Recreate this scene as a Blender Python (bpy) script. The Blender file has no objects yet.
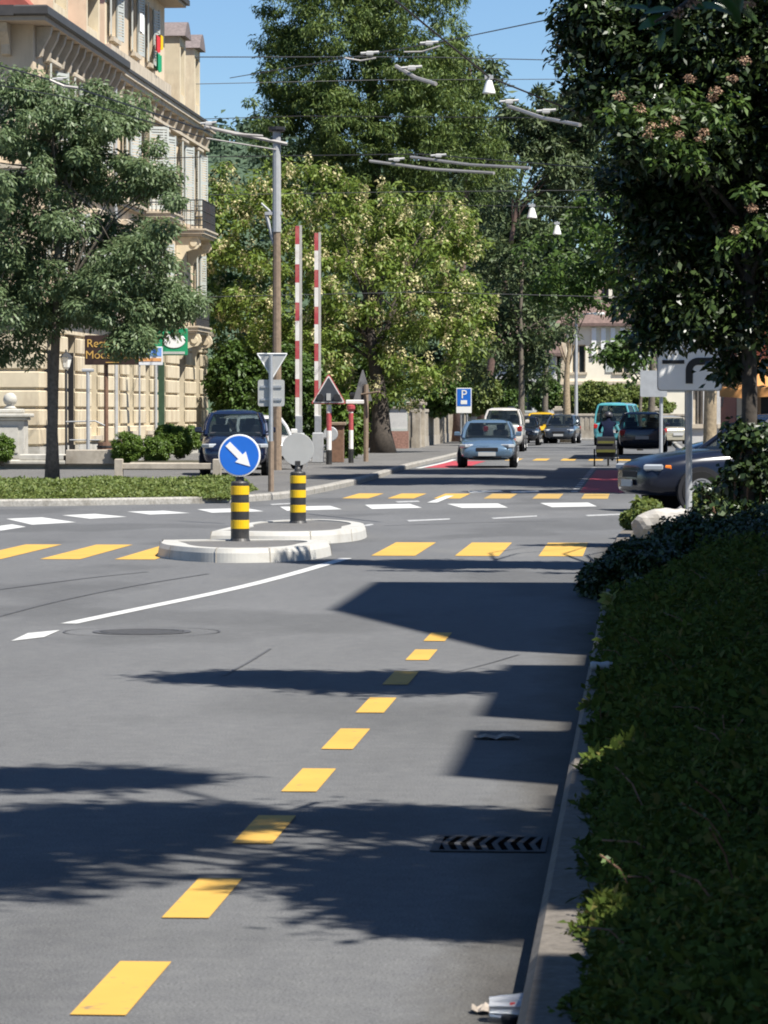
import bpy, math, random
import numpy as np
from mathutils import Vector, Matrix
rnd = random.Random(7)
R = math.radians
SC = bpy.context.scene
COL = SC.collection

# ------------------------------------------------------------------ camera model (focal length in pixels, eye height, view angles)
F, EYE = 3600.0, 1.6
YAW, PIT = math.atan(256/F), math.atan(100/F)
def ray(x, y):
    a = (x-384)/F; b = -(y-512)/F
    fy = math.cos(PIT)+b*math.sin(PIT); fz = -math.sin(PIT)+b*math.cos(PIT)
    c, s = math.cos(YAW), math.sin(YAW)
    return (a*c-fy*s, a*s+fy*c, fz)
def G(x, y, z=0.0):
    r = ray(x, y); t = (z-EYE)/r[2]
    return Vector((r[0]*t, r[1]*t, z))
def P(x, y, Y):
    r = ray(x, y); t = Y/r[1]
    return Vector((r[0]*t, Y, EYE+r[2]*t))
SUN_EL, SUN_AZ = 57.0, 36.0            # azimuth: degrees from +X towards -Y
K = 1/math.tan(R(SUN_EL))
KX, KY = K*math.cos(R(SUN_AZ)), K*math.sin(R(SUN_AZ))   # shadow of height z falls at (-KX z, +KY z)

# ------------------------------------------------------------------ materials
def new_mat(name):
    m = bpy.data.materials.new(name); m.use_nodes = True
    nt = m.node_tree
    return m, nt, nt.nodes['Principled BSDF'], nt.links
def ramp(nt, stops):
    n = nt.nodes.new('ShaderNodeValToRGB')
    e = n.color_ramp.elements
    while len(e) > 1: e.remove(e[-1])
    e[0].position = stops[0][0]; e[0].color = (*stops[0][1], 1)
    for p, c in stops[1:]:
        k = e.new(p); k.color = (*c, 1)
    return n
def mat(name, col, rough=.6, metal=0, var=.12, scale=6, bump=0, bscale=60, coat=0, spec=.5, dirt=None, dscale=1.5, streak=1.0):
    m, nt, b, L = new_mat(name)
    b.inputs['Roughness'].default_value = rough; b.inputs['Metallic'].default_value = metal
    b.inputs['Coat Weight'].default_value = coat; b.inputs['Coat Roughness'].default_value = .05
    b.inputs['Specular IOR Level'].default_value = spec
    tc = nt.nodes.new('ShaderNodeTexCoord')
    n = nt.nodes.new('ShaderNodeTexNoise'); n.inputs['Scale'].default_value = scale; n.inputs['Detail'].default_value = 6
    L.new(tc.outputs['Object'], n.inputs['Vector'])
    lo = tuple(c*(1-var) for c in col); hi = tuple(min(1, c*(1+var)) for c in col)
    r = ramp(nt, [(.3, lo), (.7, hi)])
    L.new(n.outputs['Fac'], r.inputs['Fac'])
    out = r.outputs['Color']
    if dirt:
        n2 = nt.nodes.new('ShaderNodeTexNoise'); n2.inputs['Scale'].default_value = dscale; n2.inputs['Detail'].default_value = 8; n2.inputs['Roughness'].default_value = .7
        mp = nt.nodes.new('ShaderNodeMapping'); mp.inputs['Scale'].default_value = (1, 1, streak); L.new(tc.outputs['Object'], mp.inputs['Vector']); L.new(mp.outputs[0], n2.inputs['Vector'])
        r2 = ramp(nt, [(.48, (0, 0, 0)), (.72, (1, 1, 1))]); L.new(n2.outputs['Fac'], r2.inputs['Fac'])
        mx = nt.nodes.new('ShaderNodeMixRGB'); L.new(r2.outputs['Color'], mx.inputs['Fac'])
        L.new(out, mx.inputs['Color1']); mx.inputs['Color2'].default_value = (*dirt, 1); out = mx.outputs['Color']
    L.new(out, b.inputs['Base Color'])
    if bump:
        n3 = nt.nodes.new('ShaderNodeTexNoise'); n3.inputs['Scale'].default_value = bscale; n3.inputs['Detail'].default_value = 4
        L.new(tc.outputs['Object'], n3.inputs['Vector'])
        bp = nt.nodes.new('ShaderNodeBump'); bp.inputs['Strength'].default_value = bump; bp.inputs['Distance'].default_value = .01
        L.new(n3.outputs['Fac'], bp.inputs['Height']); L.new(bp.outputs['Normal'], b.inputs['Normal'])
    return m
def leaf_mat(name, stops, trans=.3, rough=.5, spec=.4):
    m, nt, b, L = new_mat(name)
    g = nt.nodes.new('ShaderNodeNewGeometry')
    r = ramp(nt, stops); L.new(g.outputs['Random Per Island'], r.inputs['Fac'])
    L.new(r.outputs['Color'], b.inputs['Base Color'])
    b.inputs['Roughness'].default_value = rough; b.inputs['Specular IOR Level'].default_value = spec
    t = nt.nodes.new('ShaderNodeBsdfTranslucent')
    hs = nt.nodes.new('ShaderNodeHueSaturation'); hs.inputs['Hue'].default_value = .485; hs.inputs['Value'].default_value = 1.3
    L.new(r.outputs['Color'], hs.inputs['Color']); L.new(hs.outputs['Color'], t.inputs['Color'])
    mx = nt.nodes.new('ShaderNodeMixShader'); mx.inputs['Fac'].default_value = trans
    L.new(b.outputs[0], mx.inputs[1]); L.new(t.outputs[0], mx.inputs[2])
    L.new(mx.outputs[0], nt.nodes['Material Output'].inputs['Surface'])
    return m
def asphalt(name, base, tint=(1, 1, 1), gutter=False):
    m, nt, b, L = new_mat(name)
    tc = nt.nodes.new('ShaderNodeTexCoord')
    def noise(s, d=5, ro=.6, sc=None):
        n = nt.nodes.new('ShaderNodeTexNoise'); n.inputs['Scale'].default_value = s; n.inputs['Detail'].default_value = d; n.inputs['Roughness'].default_value = ro
        if sc:
            mp = nt.nodes.new('ShaderNodeMapping'); mp.inputs['Scale'].default_value = sc
            L.new(tc.outputs['Object'], mp.inputs['Vector']); L.new(mp.outputs[0], n.inputs['Vector'])
        else: L.new(tc.outputs['Object'], n.inputs['Vector'])
        return n
    big = noise(.5, 6, .65, (1, .25, 1)); fine = noise(110, 3, .7); mid = noise(9, 5, .6)
    def c(v): return (v*tint[0], v*tint[1], v*tint[2])
    r1 = ramp(nt, [(.3, c(base*.86)), (.7, c(base*1.14))]); L.new(big.outputs['Fac'], r1.inputs['Fac'])
    r2 = ramp(nt, [(.34, (.42, .42, .43)), (.48, (.95, .95, .95)), (.62, (1.08, 1.08, 1.08)), (.72, (2.1, 2.08, 2.0))]); L.new(fine.outputs['Fac'], r2.inputs['Fac'])
    r3 = ramp(nt, [(.3, (.88, .88, .89)), (.7, (1.1, 1.1, 1.08))]); L.new(mid.outputs['Fac'], r3.inputs['Fac'])
    m1 = nt.nodes.new('ShaderNodeMixRGB'); m1.blend_type = 'MULTIPLY'; m1.inputs[0].default_value = 1
    L.new(r1.outputs[0], m1.inputs[1]); L.new(r2.outputs[0], m1.inputs[2])
    m2 = nt.nodes.new('ShaderNodeMixRGB'); m2.blend_type = 'MULTIPLY'; m2.inputs[0].default_value = 1
    L.new(m1.outputs[0], m2.inputs[1]); L.new(r3.outputs[0], m2.inputs[2])
    L.new(m2.outputs[0], b.inputs['Base Color'])
    if gutter:      # dirt that collects along the right hand kerb, and two polished wheel tracks
        sx = nt.nodes.new('ShaderNodeSeparateXYZ'); L.new(tc.outputs['Object'], sx.inputs[0])
        gn = noise(3.5, 6, .7, (1, .35, 1))
        ad = nt.nodes.new('ShaderNodeMath'); ad.operation = 'MULTIPLY_ADD'; ad.inputs[1].default_value = .5; L.new(gn.outputs['Fac'], ad.inputs[0]); L.new(sx.outputs[0], ad.inputs[2])
        gr = ramp(nt, [(0, (1, 1, 1)), (.30, (1, 1, 1)), (.55, (.72, .69, .64)), (.72, (.5, .46, .41))])
        mr = nt.nodes.new('ShaderNodeMapRange'); mr.inputs[1].default_value = -.65; mr.inputs[2].default_value = .15; L.new(ad.outputs[0], mr.inputs[0]); L.new(mr.outputs[0], gr.inputs['Fac'])
        m3 = nt.nodes.new('ShaderNodeMixRGB'); m3.blend_type = 'MULTIPLY'; 
        m4 = nt.nodes.new('ShaderNodeMath'); m4.operation = 'LESS_THAN'; m4.inputs[1].default_value = 43; L.new(sx.outputs[1], m4.inputs[0]); L.new(m4.outputs[0], m3.inputs[0])
        L.new(m2.outputs[0], m3.inputs[1]); L.new(gr.outputs[0], m3.inputs[2])
        pn = noise(.33, 3, .5, (1, .5, 1)); pr_ = ramp(nt, [(.40, (.80, .80, .80)), (.46, (1, 1, 1)), (.60, (1, 1, 1)), (.66, (1.12, 1.11, 1.08))]); L.new(pn.outputs['Fac'], pr_.inputs['Fac'])
        m5 = nt.nodes.new('ShaderNodeMixRGB'); m5.blend_type = 'MULTIPLY'; m5.inputs[0].default_value = 1; L.new(m3.outputs[0], m5.inputs[1]); L.new(pr_.outputs[0], m5.inputs[2])
        L.new(m5.outputs[0], b.inputs['Base Color'])
    b.inputs['Roughness'].default_value = .85; b.inputs['Specular IOR Level'].default_value = .25
    bp = nt.nodes.new('ShaderNodeBump'); bp.inputs['Strength'].default_value = .35; bp.inputs['Distance'].default_value = .006
    L.new(fine.outputs['Fac'], bp.inputs['Height']); L.new(bp.outputs['Normal'], b.inputs['Normal'])
    return m
def paint(name, col, wearcol=(.1, .1, .105), wear=.62):
    m, nt, b, L = new_mat(name)
    tc = nt.nodes.new('ShaderNodeTexCoord')
    n = nt.nodes.new('ShaderNodeTexNoise'); n.inputs['Scale'].default_value = 14; n.inputs['Detail'].default_value = 10; n.inputs['Roughness'].default_value = .75
    L.new(tc.outputs['Object'], n.inputs['Vector'])
    r = ramp(nt, [(wear, (0, 0, 0)), (wear+.08, (.8, .8, .8))]); L.new(n.outputs['Fac'], r.inputs['Fac'])
    n2 = nt.nodes.new('ShaderNodeTexNoise'); n2.inputs['Scale'].default_value = 2.2; n2.inputs['Detail'].default_value = 4
    L.new(tc.outputs['Object'], n2.inputs['Vector'])
    r2 = ramp(nt, [(.3, tuple(c*.86 for c in col)), (.7, col)]); L.new(n2.outputs['Fac'], r2.inputs['Fac'])
    mx = nt.nodes.new('ShaderNodeMixRGB'); L.new(r.outputs[0], mx.inputs[0]); L.new(r2.outputs[0], mx.inputs[1]); mx.inputs[2].default_value = (*wearcol, 1)
    L.new(mx.outputs[0], b.inputs['Base Color']); b.inputs['Roughness'].default_value = .75
    return m
def car_paint(name, col, metal=.35):
    return mat(name, col, rough=.22, metal=metal, var=.05, scale=3, coat=.8)
def glass_dark(name, col=(.012, .016, .02)):
    return mat(name, col, rough=.06, var=.02, coat=.3)

M = {}
M['road'] = asphalt('road_asphalt', .127, (.99, 1.0, 1.01), True)
M['path'] = asphalt('pavement_asphalt', .13, (1.03, 1.0, .96))
M['earth'] = mat('earth', (.08, .075, .05), .95, var=.3, scale=2, bump=.4)
M['kerb'] = mat('kerb_granite', (.30, .285, .255), .85, var=.25, scale=25, bump=.4, dirt=(.14, .125, .10), dscale=3)
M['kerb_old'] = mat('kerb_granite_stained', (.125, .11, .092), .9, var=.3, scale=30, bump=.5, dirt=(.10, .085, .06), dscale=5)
M['kerb_white'] = mat('kerb_white_painted', (.43, .42, .385), .7, var=.06, scale=8, dirt=(.32, .30, .26), dscale=4)
M['yellow'] = paint('road_paint_yellow', (.53, .315, .055), wear=.59)
M['yellow_worn_shaded'] = paint('road_paint_yellow_worn_shaded', (.42, .27, .07), wear=.54)  # worn yellow, its colour also darkened to stand in for shade
M['white'] = paint('road_paint_white', (.52, .52, .50), wear=.60)
M['white_old'] = paint('road_paint_white_worn', (.42, .42, .41), wear=.5)
M['red_paint'] = paint('road_paint_red', (.36, .04, .055), wear=.64)
M['iron'] = mat('cast_iron', (.06, .06, .062), .8, metal=.1, var=.2, scale=20, bump=.3, spec=.2)
M['pit'] = mat('drain_pit', (.006, .006, .006), 1, spec=0)
M['stone'] = mat('facade_stone', (.60, .515, .365), .85, var=.08, scale=3, bump=.15, dirt=(.42, .33, .22), dscale=1.6, streak=.3)
M['stucco'] = mat('facade_stucco', (.60, .49, .35), .9, var=.07, scale=2, bump=.1, dirt=(.44, .33, .22), dscale=1.3, streak=.2)
M['trim'] = mat('facade_trim', (.50, .43, .33), .85, var=.1, scale=5, dirt=(.30, .245, .18), dscale=2, streak=.4)
M['soffit'] = mat('eave_soffit', (.42, .34, .25), .8, var=.1, scale=4)
M['roofdark'] = mat('roof_sheet_dark', (.045, .042, .04), .55, var=.2, scale=4)
M['slate'] = mat('mansard_slate', (.16, .13, .125), .7, var=.25, scale=9, bump=.3, bscale=20)
M['redroof'] = mat('red_roof_tin', (.28, .07, .05), .6, var=.2, scale=5)
M['shutter'] = mat('shutter_paint', (.43, .45, .42), .6, var=.05)
M['glass'] = glass_dark('window_glass', (.02, .025, .03))
M['greendoor'] = mat('green_door_paint', (.05, .09, .055), .4, var=.2)
M['metal'] = mat('galvanised_steel', (.42, .43, .44), .45, metal=.6, var=.1, scale=9)
M['metal_dull'] = mat('painted_grey_steel', (.34, .35, .355), .55, var=.08, scale=9)
M['signback'] = mat('sign_back_aluminium', (.42, .42, .40), .5, metal=.2, var=.05)
M['signwhite'] = mat('sign_white', (.78, .78, .76), .45, var=.03)
M['signblue'] = mat('sign_blue', (.012, .13, .55), .4, var=.04)
M['signblack'] = mat('sign_black', (.02, .02, .022), .5, var=.1)
M['signred'] = mat('sign_red', (.55, .03, .03), .45, var=.06)
M['bandred'] = mat('band_red', (.40, .06, .07), .5, var=.1, dirt=(.45, .16, .13), dscale=4)
M['bandwhite'] = mat('band_white', (.74, .72, .68), .55, var=.05, dirt=(.55, .5, .45), dscale=3)
M['bolyellow'] = mat('bollard_yellow', (.66, .42, .006), .4, var=.06, scale=12)
M['bolblack'] = mat('bollard_black', (.022, .022, .022), .5, var=.25, scale=14, dirt=(.06, .055, .05), dscale=5)
M['rust'] = mat('rusty_pole', (.21, .155, .11), .85, var=.2, scale=10)
M['brownwood'] = mat('brown_wood', (.17, .095, .06), .8, var=.2, scale=12)
M['signbrown'] = mat('sign_brown_board', (.035, .017, .010), .5, var=.2)
M['gold'] = mat('gold_letters', (.60, .36, .09), .4, var=.1)
M['signgreen'] = mat('sign_green', (.015, .27, .12), .4, var=.06)
M['bark'] = mat('bark_grey', (.13, .11, .085), .95, var=.35, scale=14, bump=.8, bscale=25)
M['barklight'] = mat('bark_light', (.27, .21, .135), .95, var=.3, scale=11, bump=.8, bscale=22)
M['barkpine'] = mat('bark_pine', (.12, .075, .06), .95, var=.3, scale=9, bump=.8, bscale=15)
M['barkdark'] = mat('bark_dark', (.055, .045, .036), .95, var=.35, scale=14, bump=.8, bscale=25)
M['wire'] = mat('cable', (.03, .032, .035), .6, var=.1)
M['rail'] = mat('line_rail_aluminium', (.33, .31, .29), .5, metal=.2, var=.15, scale=3)
M['porcelain'] = mat('insulator_porcelain', (.45, .44, .42), .4, var=.05)
M['lampwhite'] = mat('lamp_enamel', (.80, .79, .74), .4, var=.04)
M['concrete'] = mat('weathered_concrete', (.36, .32, .26), .9, var=.18, scale=5, bump=.3, dirt=(.2, .17, .13), dscale=1.2)
M['palecon'] = mat('pale_concrete', (.46, .44, .39), .85, var=.1, scale=5, bump=.2, dirt=(.30, .28, .23), dscale=1.6)
M['plaster'] = mat('pale_plaster', (.50, .49, .47), .9, var=.12, scale=2, dirt=(.25, .25, .25), dscale=1)
M['brick'] = mat('brick_red', (.27, .15, .115), .9, var=.3, scale=12, bump=.3)
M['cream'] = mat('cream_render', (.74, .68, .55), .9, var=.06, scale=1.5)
M['farroof'] = mat('tile_roof_brown', (.15, .10, .085), .85, var=.25, scale=6)
M['awning'] = mat('orange_canvas', (.52, .24, .075), .8, var=.1, scale=3)
M['redwall'] = mat('red_render', (.34, .13, .085), .9, var=.12, scale=3)
M['rock'] = mat('white_rock', (.36, .34, .31), .9, var=.2, scale=9, bump=.6, bscale=12, dirt=(.3, .27, .22), dscale=4)
M['tyre'] = mat('tyre_rubber', (.014, .014, .014), .9, var=.2, spec=.2)
M['rim'] = mat('alloy_rim', (.22, .22, .22), .45, metal=.3, var=.1)
M['plastic'] = mat('black_plastic', (.014, .014, .016), .7, var=.15, spec=.25)
M['lens'] = mat('headlamp_lens', (.34, .36, .38), .12, var=.1, coat=.6)
M['tail'] = mat('tail_lamp', (.35, .012, .012), .2, var=.1, coat=.6)
M['orange'] = mat('indicator_orange', (.7, .18, .02), .25, var=.1)
M['plate'] = mat('number_plate', (.40, .40, .39), .5, var=.03)
M['skin'] = mat('skin', (.45, .27, .19), .6, var=.05)
M['jacket'] = mat('dark_blue_cloth', (.008, .011, .025), .95, var=.2, scale=15, spec=.05)
M['trousers'] = mat('dark_trousers', (.02, .02, .024), .9, var=.2, scale=15)
M['helmet'] = mat('dark_helmet', (.03, .03, .035), .4, var=.1)
M['trailery'] = mat('trailer_yellow_cloth', (.09, .09, .012), .7, var=.1)
M['terracotta'] = mat('orange_cloth', (.72, .25, .08), .8, var=.1)
M['paper'] = mat('poster_paper', (.7, .72, .75), .5, var=.05)
M['clear'] = mat('clear_plastic', (.80, .82, .85), .12, var=.1, coat=.5)
M['clear'].node_tree.nodes['Principled BSDF'].inputs['Transmission Weight'].default_value = .65
M['deadleaf'] = mat('dry_leaf', (.28, .24, .2), .8, var=.3, scale=30)
# foliage
M['f_ash'] = leaf_mat('foliage_ash', [(0, (.08, .125, .052)), (.5, (.135, .195, .09)), (1, (.20, .26, .13))], .36, .45, .4)
M['f_cyp'] = leaf_mat('foliage_cypress', [(0, (.040, .074, .015)), (.5, (.076, .122, .025)), (1, (.15, .20, .043))], .22, .6)
M['f_rob'] = leaf_mat('foliage_robinia', [(0, (.085, .14, .02)), (.5, (.14, .21, .033)), (1, (.21, .26, .06))], .33, .55)
M['blossom'] = leaf_mat('robinia_blossom', [(0, (.40, .36, .17)), (1, (.60, .55, .31))], .25, .7)
M['f_pine'] = leaf_mat('foliage_pine', [(0, (.035, .058, .022)), (.6, (.070, .105, .038)), (1, (.115, .145, .055))], .15, .6)
M['f_mid'] = leaf_mat('foliage_broad', [(0, (.035, .07, .014)), (.5, (.065, .12, .022)), (1, (.095, .16, .035))], .33, .5)
M['f_dark'] = leaf_mat('foliage_dark_glossy', [(0, (.012, .024, .007)), (.6, (.027, .050, .012)), (1, (.055, .088, .022))], .14, .38, .5)
M['f_hedge'] = leaf_mat('foliage_low_hedge', [(0, (.075, .11, .022)), (.5, (.12, .165, .035)), (1, (.18, .21, .06))], .3, .6)
M['f_box'] = leaf_mat('foliage_boxwood', [(0, (.045, .09, .012)), (.5, (.085, .15, .02)), (1, (.14, .21, .035))], .3, .5)
M['f_cover'] = leaf_mat('foliage_cotoneaster', [(0, (.036, .058, .010)), (.6, (.066, .098, .016)), (.9, (.092, .115, .022)), (1, (.13, .11, .035))], .15, .8, .12)
M['f_yellow'] = leaf_mat('foliage_pale_shoots', [(0, (.20, .24, .05)), (1, (.38, .36, .12))], .35, .5)
M['f_pink'] = leaf_mat('photinia_flower', [(0, (.26, .15, .09)), (1, (.44, .30, .20))], .2, .7)
M['f_big'] = mat('large_leaf', (.035, .085, .015), .3, var=.2, scale=8, coat=.2)
M['f_far'] = leaf_mat('foliage_far_wood', [(0, (.035, .062, .035)), (1, (.07, .11, .06))], .1, .8)

# ------------------------------------------------------------------ mesh helpers
def origin(o):
    v = Vector((0, 0, 0))
    while o is not None:
        v += o.location; o = o.parent
    return v
class MB:
    def __init__(s): s.v = []; s.f = []
    def add(s, vs, fs):
        n = len(s.v); s.v += [tuple(p) for p in vs]; s.f += [tuple(i+n for i in f) for f in fs]; return s
    def box(s, c, d, rz=0, ch=0):
        cx, cy, cz = c; x, y, z = d[0]/2, d[1]/2, d[2]/2
        co, si = math.cos(rz), math.sin(rz)
        if ch:
            vs = []
            k = min(ch, x*.49, y*.49, z*.49)
            # chamfered box: three layers top/bottom
            def ring(a, b, zz): return [(-a, -b, zz), (a, -b, zz), (a, b, zz), (-a, b, zz)]
            vs = ring(x-k, y-k, -z)+ring(x, y, -z+k)+ring(x, y, z-k)+ring(x-k, y-k, z)
            fs = [(3, 2, 1, 0), (12, 13, 14, 15)]
            for l in range(3):
                for i in range(4):
                    j = (i+1) % 4
                    fs.append((l*4+i, l*4+j, l*4+4+j, l*4+4+i))
        else:
            vs = [(-x, -y, -z), (x, -y, -z), (x, y, -z), (-x, y, -z), (-x, -y, z), (x, -y, z), (x, y, z), (-x, y, z)]
            fs = [(3, 2, 1, 0), (4, 5, 6, 7), (0, 1, 5, 4), (1, 2, 6, 5), (2, 3, 7, 6), (3, 0, 4, 7)]
        return s.add([(cx+a*co-b*si, cy+a*si+b*co, cz+c_) for a, b, c_ in vs], fs)
    def b2(s, lo, hi, ch=0):
        return s.box([(a+b)/2 for a, b in zip(lo, hi)], [abs(b-a) for a, b in zip(lo, hi)], 0, ch)
    def tube(s, pts, rad, n=8, caps=True):
        pts = [Vector(p) for p in pts]
        rads = rad if isinstance(rad, (list, tuple)) else [rad]*len(pts)
        vs, fs = [], []
        up = Vector((0, 0, 1))
        for i, p in enumerate(pts):
            d = (pts[min(i+1, len(pts)-1)]-pts[max(i-1, 0)]).normalized()
            a = d.cross(up if abs(d.z) < .95 else Vector((1, 0, 0))).normalized(); b = d.cross(a)
            for k in range(n):
                t = 2*math.pi*k/n
                vs.append(p+(a*math.cos(t)+b*math.sin(t))*rads[i])
        for i in range(len(pts)-1):
            for k in range(n):
                j = (k+1) % n
                fs.append((i*n+k, i*n+j, i*n+n+j, i*n+n+k))
        if caps:
            fs.append(tuple(range(n))[::-1]); fs.append(tuple((len(pts)-1)*n+k for k in range(n)))
        return s.add(vs, fs)
    def lathe(s, prof, c=(0, 0, 0), n=20, axis='z'):
        vs, fs = [], []
        for r, h in prof:
            for k in range(n):
                t = 2*math.pi*k/n
                p = (r*math.cos(t), r*math.sin(t), h)
                if axis == 'y': p = (p[0], p[2], p[1])
                if axis == 'x': p = (p[2], p[0], p[1])
                vs.append((c[0]+p[0], c[1]+p[1], c[2]+p[2]))
        for i in range(len(prof)-1):
            for k in range(n):
                j = (k+1) % n
                fs.append((i*n+k, i*n+j, i*n+n+j, i*n+n+k))
        fs.append(tuple(range(n))[::-1]); fs.append(tuple((len(prof)-1)*n+k for k in range(n)))
        return s.add(vs, fs)
    def prism(s, out, d0, d1, plane='xz'):
        # outline extruded along the remaining axis from d0 to d1
        n = len(out)
        def pt(a, b, d): return {'xz': (a, d, b), 'xy': (a, b, d), 'yz': (d, a, b)}[plane]
        vs = [pt(a, b, d0) for a, b in out]+[pt(a, b, d1) for a, b in out]
        fs = [tuple(range(n)), tuple(range(n, 2*n))[::-1]]
        for i in range(n):
            j = (i+1) % n; fs.append((i, i+n, j+n, j))
        return s.add(vs, fs)
    def loft(s, rings, caps=True):
        n = len(rings[0]); vs = [p for r in rings for p in r]; fs = []
        for i in range(len(rings)-1):
            for k in range(n):
                j = (k+1) % n
                fs.append((i*n+k, i*n+j, i*n+n+j, i*n+n+k))
        if caps: fs.append(tuple(range(n))[::-1]); fs.append(tuple((len(rings)-1)*n+k for k in range(n)))
        return s.add(vs, fs)
    def build(s, name, m, parent=None, smooth=False, sub=0, bevel=0, recalc=True):
        me = bpy.data.meshes.new(name)
        o_ = origin(parent) if parent is not None else Vector((0, 0, 0))
        if parent is None and getattr(s, 'base', None) is not None: o_ = Vector(s.base)
        me.from_pydata([(p[0]-o_.x, p[1]-o_.y, p[2]-o_.z) for p in s.v], [], s.f)
        if recalc:
            import bmesh
            bm = bmesh.new(); bm.from_mesh(me); bmesh.ops.recalc_face_normals(bm, faces=bm.faces); bm.to_mesh(me); bm.free()
        me.materials.append(M[m] if isinstance(m, str) else m)
        if smooth: me.polygons.foreach_set('use_smooth', [True]*len(me.polygons))
        o = bpy.data.objects.new(name, me); COL.objects.link(o)
        if parent is not None: o.parent = parent
        elif getattr(s, 'base', None) is not None: o.location = s.base
        if bevel:
            b = o.modifiers.new('bevel', 'BEVEL'); b.width = bevel; b.segments = 2; b.limit_method = 'ANGLE'
        if sub:
            b = o.modifiers.new('sub', 'SUBSURF'); b.levels = sub; b.render_levels = sub
        return o
def mesh_np(name, V, nper, m, parent=None, smooth=False, base=None):
    """V: (N*nper,3) array, N separate faces of nper corners"""
    o_ = origin(parent) if parent is not None else (Vector(base) if base is not None else Vector((0, 0, 0)))
    V = V-np.array(o_)[None, :]
    N = len(V)//nper
    me = bpy.data.meshes.new(name)
    me.vertices.add(len(V)); me.vertices.foreach_set('co', V.astype(np.float32).ravel())
    me.loops.add(len(V)); me.loops.foreach_set('vertex_index', np.arange(len(V), dtype=np.int32))
    me.polygons.add(N); me.polygons.foreach_set('loop_start', np.arange(0, len(V), nper, dtype=np.int32))
    me.update(calc_edges=True); me.validate()
    me.materials.append(M[m])
    o = bpy.data.objects.new(name, me); COL.objects.link(o)
    if parent is not None: o.parent = parent
    elif base is not None: o.location = base
    return o
def tag(o, label, cat, group=None):
    o['label'] = label; o['category'] = cat
    if group: o['group'] = group
    return o
def thing(name, label, cat, loc=(0, 0, 0), group=None):
    o = bpy.data.objects.new(name, None); COL.objects.link(o); o.location = loc; o.empty_display_size = .3
    return tag(o, label, cat, group)
def struct(o): o['kind'] = 'structure'; return o
def copy_tree(o, parent=None):
    c = o.copy(); COL.objects.link(c)
    if parent is not None: c.parent = parent
    for ch in o.children: copy_tree(ch, c)
    return c
def text_mesh(txt, size, m, parent, at, extrude=.004, name='lettering'):
    """letters in the XZ plane facing -Y, centred on world point at"""
    cu = bpy.data.curves.new('txt', 'FONT'); cu.body = txt; cu.size = size; cu.extrude = extrude; cu.align_x = 'CENTER'; cu.align_y = 'CENTER'
    t = bpy.data.objects.new('txt', cu); COL.objects.link(t)
    dg = bpy.context.evaluated_depsgraph_get()
    me = bpy.data.meshes.new_from_object(t.evaluated_get(dg)); bpy.data.objects.remove(t)
    me.transform(Matrix.Rotation(R(90), 4, 'X')); me.transform(Matrix.Translation(Vector(at)-origin(parent)))
    me.materials.clear(); me.materials.append(M[m])
    o = bpy.data.objects.new(name, me); COL.objects.link(o); o.parent = parent
    return o

# ------------------------------------------------------------------ foliage
def unit(a): return a/np.maximum(np.linalg.norm(a, axis=1, keepdims=True), 1e-9)
def leaf_faces(Pn, Nn, A, l, w, rng):
    """one folded 4-corner leaf per point: P base, N normal, A axis"""
    N = len(Pn)
    A = unit(A-(A*Nn).sum(1, keepdims=True)*Nn); S = np.cross(Nn, A)
    sc = rng.uniform(.65, 1.3, (N, 1)); l = l*sc; w = w*sc
    mid = Pn+A*l*.5
    V = np.empty((N, 4, 3))
    V[:, 0] = Pn-A*l*.08; V[:, 1] = mid+S*w*.5+Nn*w*.12; V[:, 2] = Pn+A*l-Nn*l*.12; V[:, 3] = mid-S*w*.5+Nn*w*.12
    return V.reshape(-1, 3)
def clump_leaves(cen, rad, n, l, w, seed, up=.5, droop=.3, inner=.35, axis_out=.7):
    rng = np.random.default_rng(seed)
    cen = np.asarray(cen, float); rad = np.asarray(rad, float)
    if rad.ndim == 1: rad = np.repeat(rad[:, None], 3, 1)*np.array([1, 1, .7])
    k = np.repeat(np.arange(len(cen)), n)
    N = len(k)
    d = unit(rng.normal(size=(N, 3)))
    u = rng.uniform(inner, 1, (N, 1))**.6
    Pn = cen[k]+d*rad[k]*u*(1+rng.normal(size=(N, 1))*.12)
    Nn = unit(d*.55+np.array([0, 0, up])+rng.normal(size=(N, 3))*.45)
    A = unit(d*axis_out+rng.normal(size=(N, 3))*.6+np.array([0, 0, -droop]))
    return leaf_faces(Pn, Nn, A, l, w, rng)
def ell_clumps(c, r, kk, seed, shell=.45, rc=(.5, .9), lump=.22, zmin=None):
    rng = np.random.default_rng(seed)
    d = unit(rng.normal(size=(kk, 3)))
    ph = rng.uniform(0, 6.28, 6)
    lob = 1+lump*(np.sin(3*d[:, 0]+ph[0]+2*d[:, 2])+np.sin(4*d[:, 1]+ph[1])+np.sin(5*d[:, 2]+ph[2]+3*d[:, 0]))/1.7
    u = rng.uniform(shell, 1, kk)**.55*lob
    cen = np.array(c)+d*np.array(r)*u[:, None]
    rad = rng.uniform(rc[0], rc[1], kk)
    if zmin is not None:
        k = cen[:, 2] > zmin; cen = cen[k]; rad = rad[k]
    return cen, rad
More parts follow.
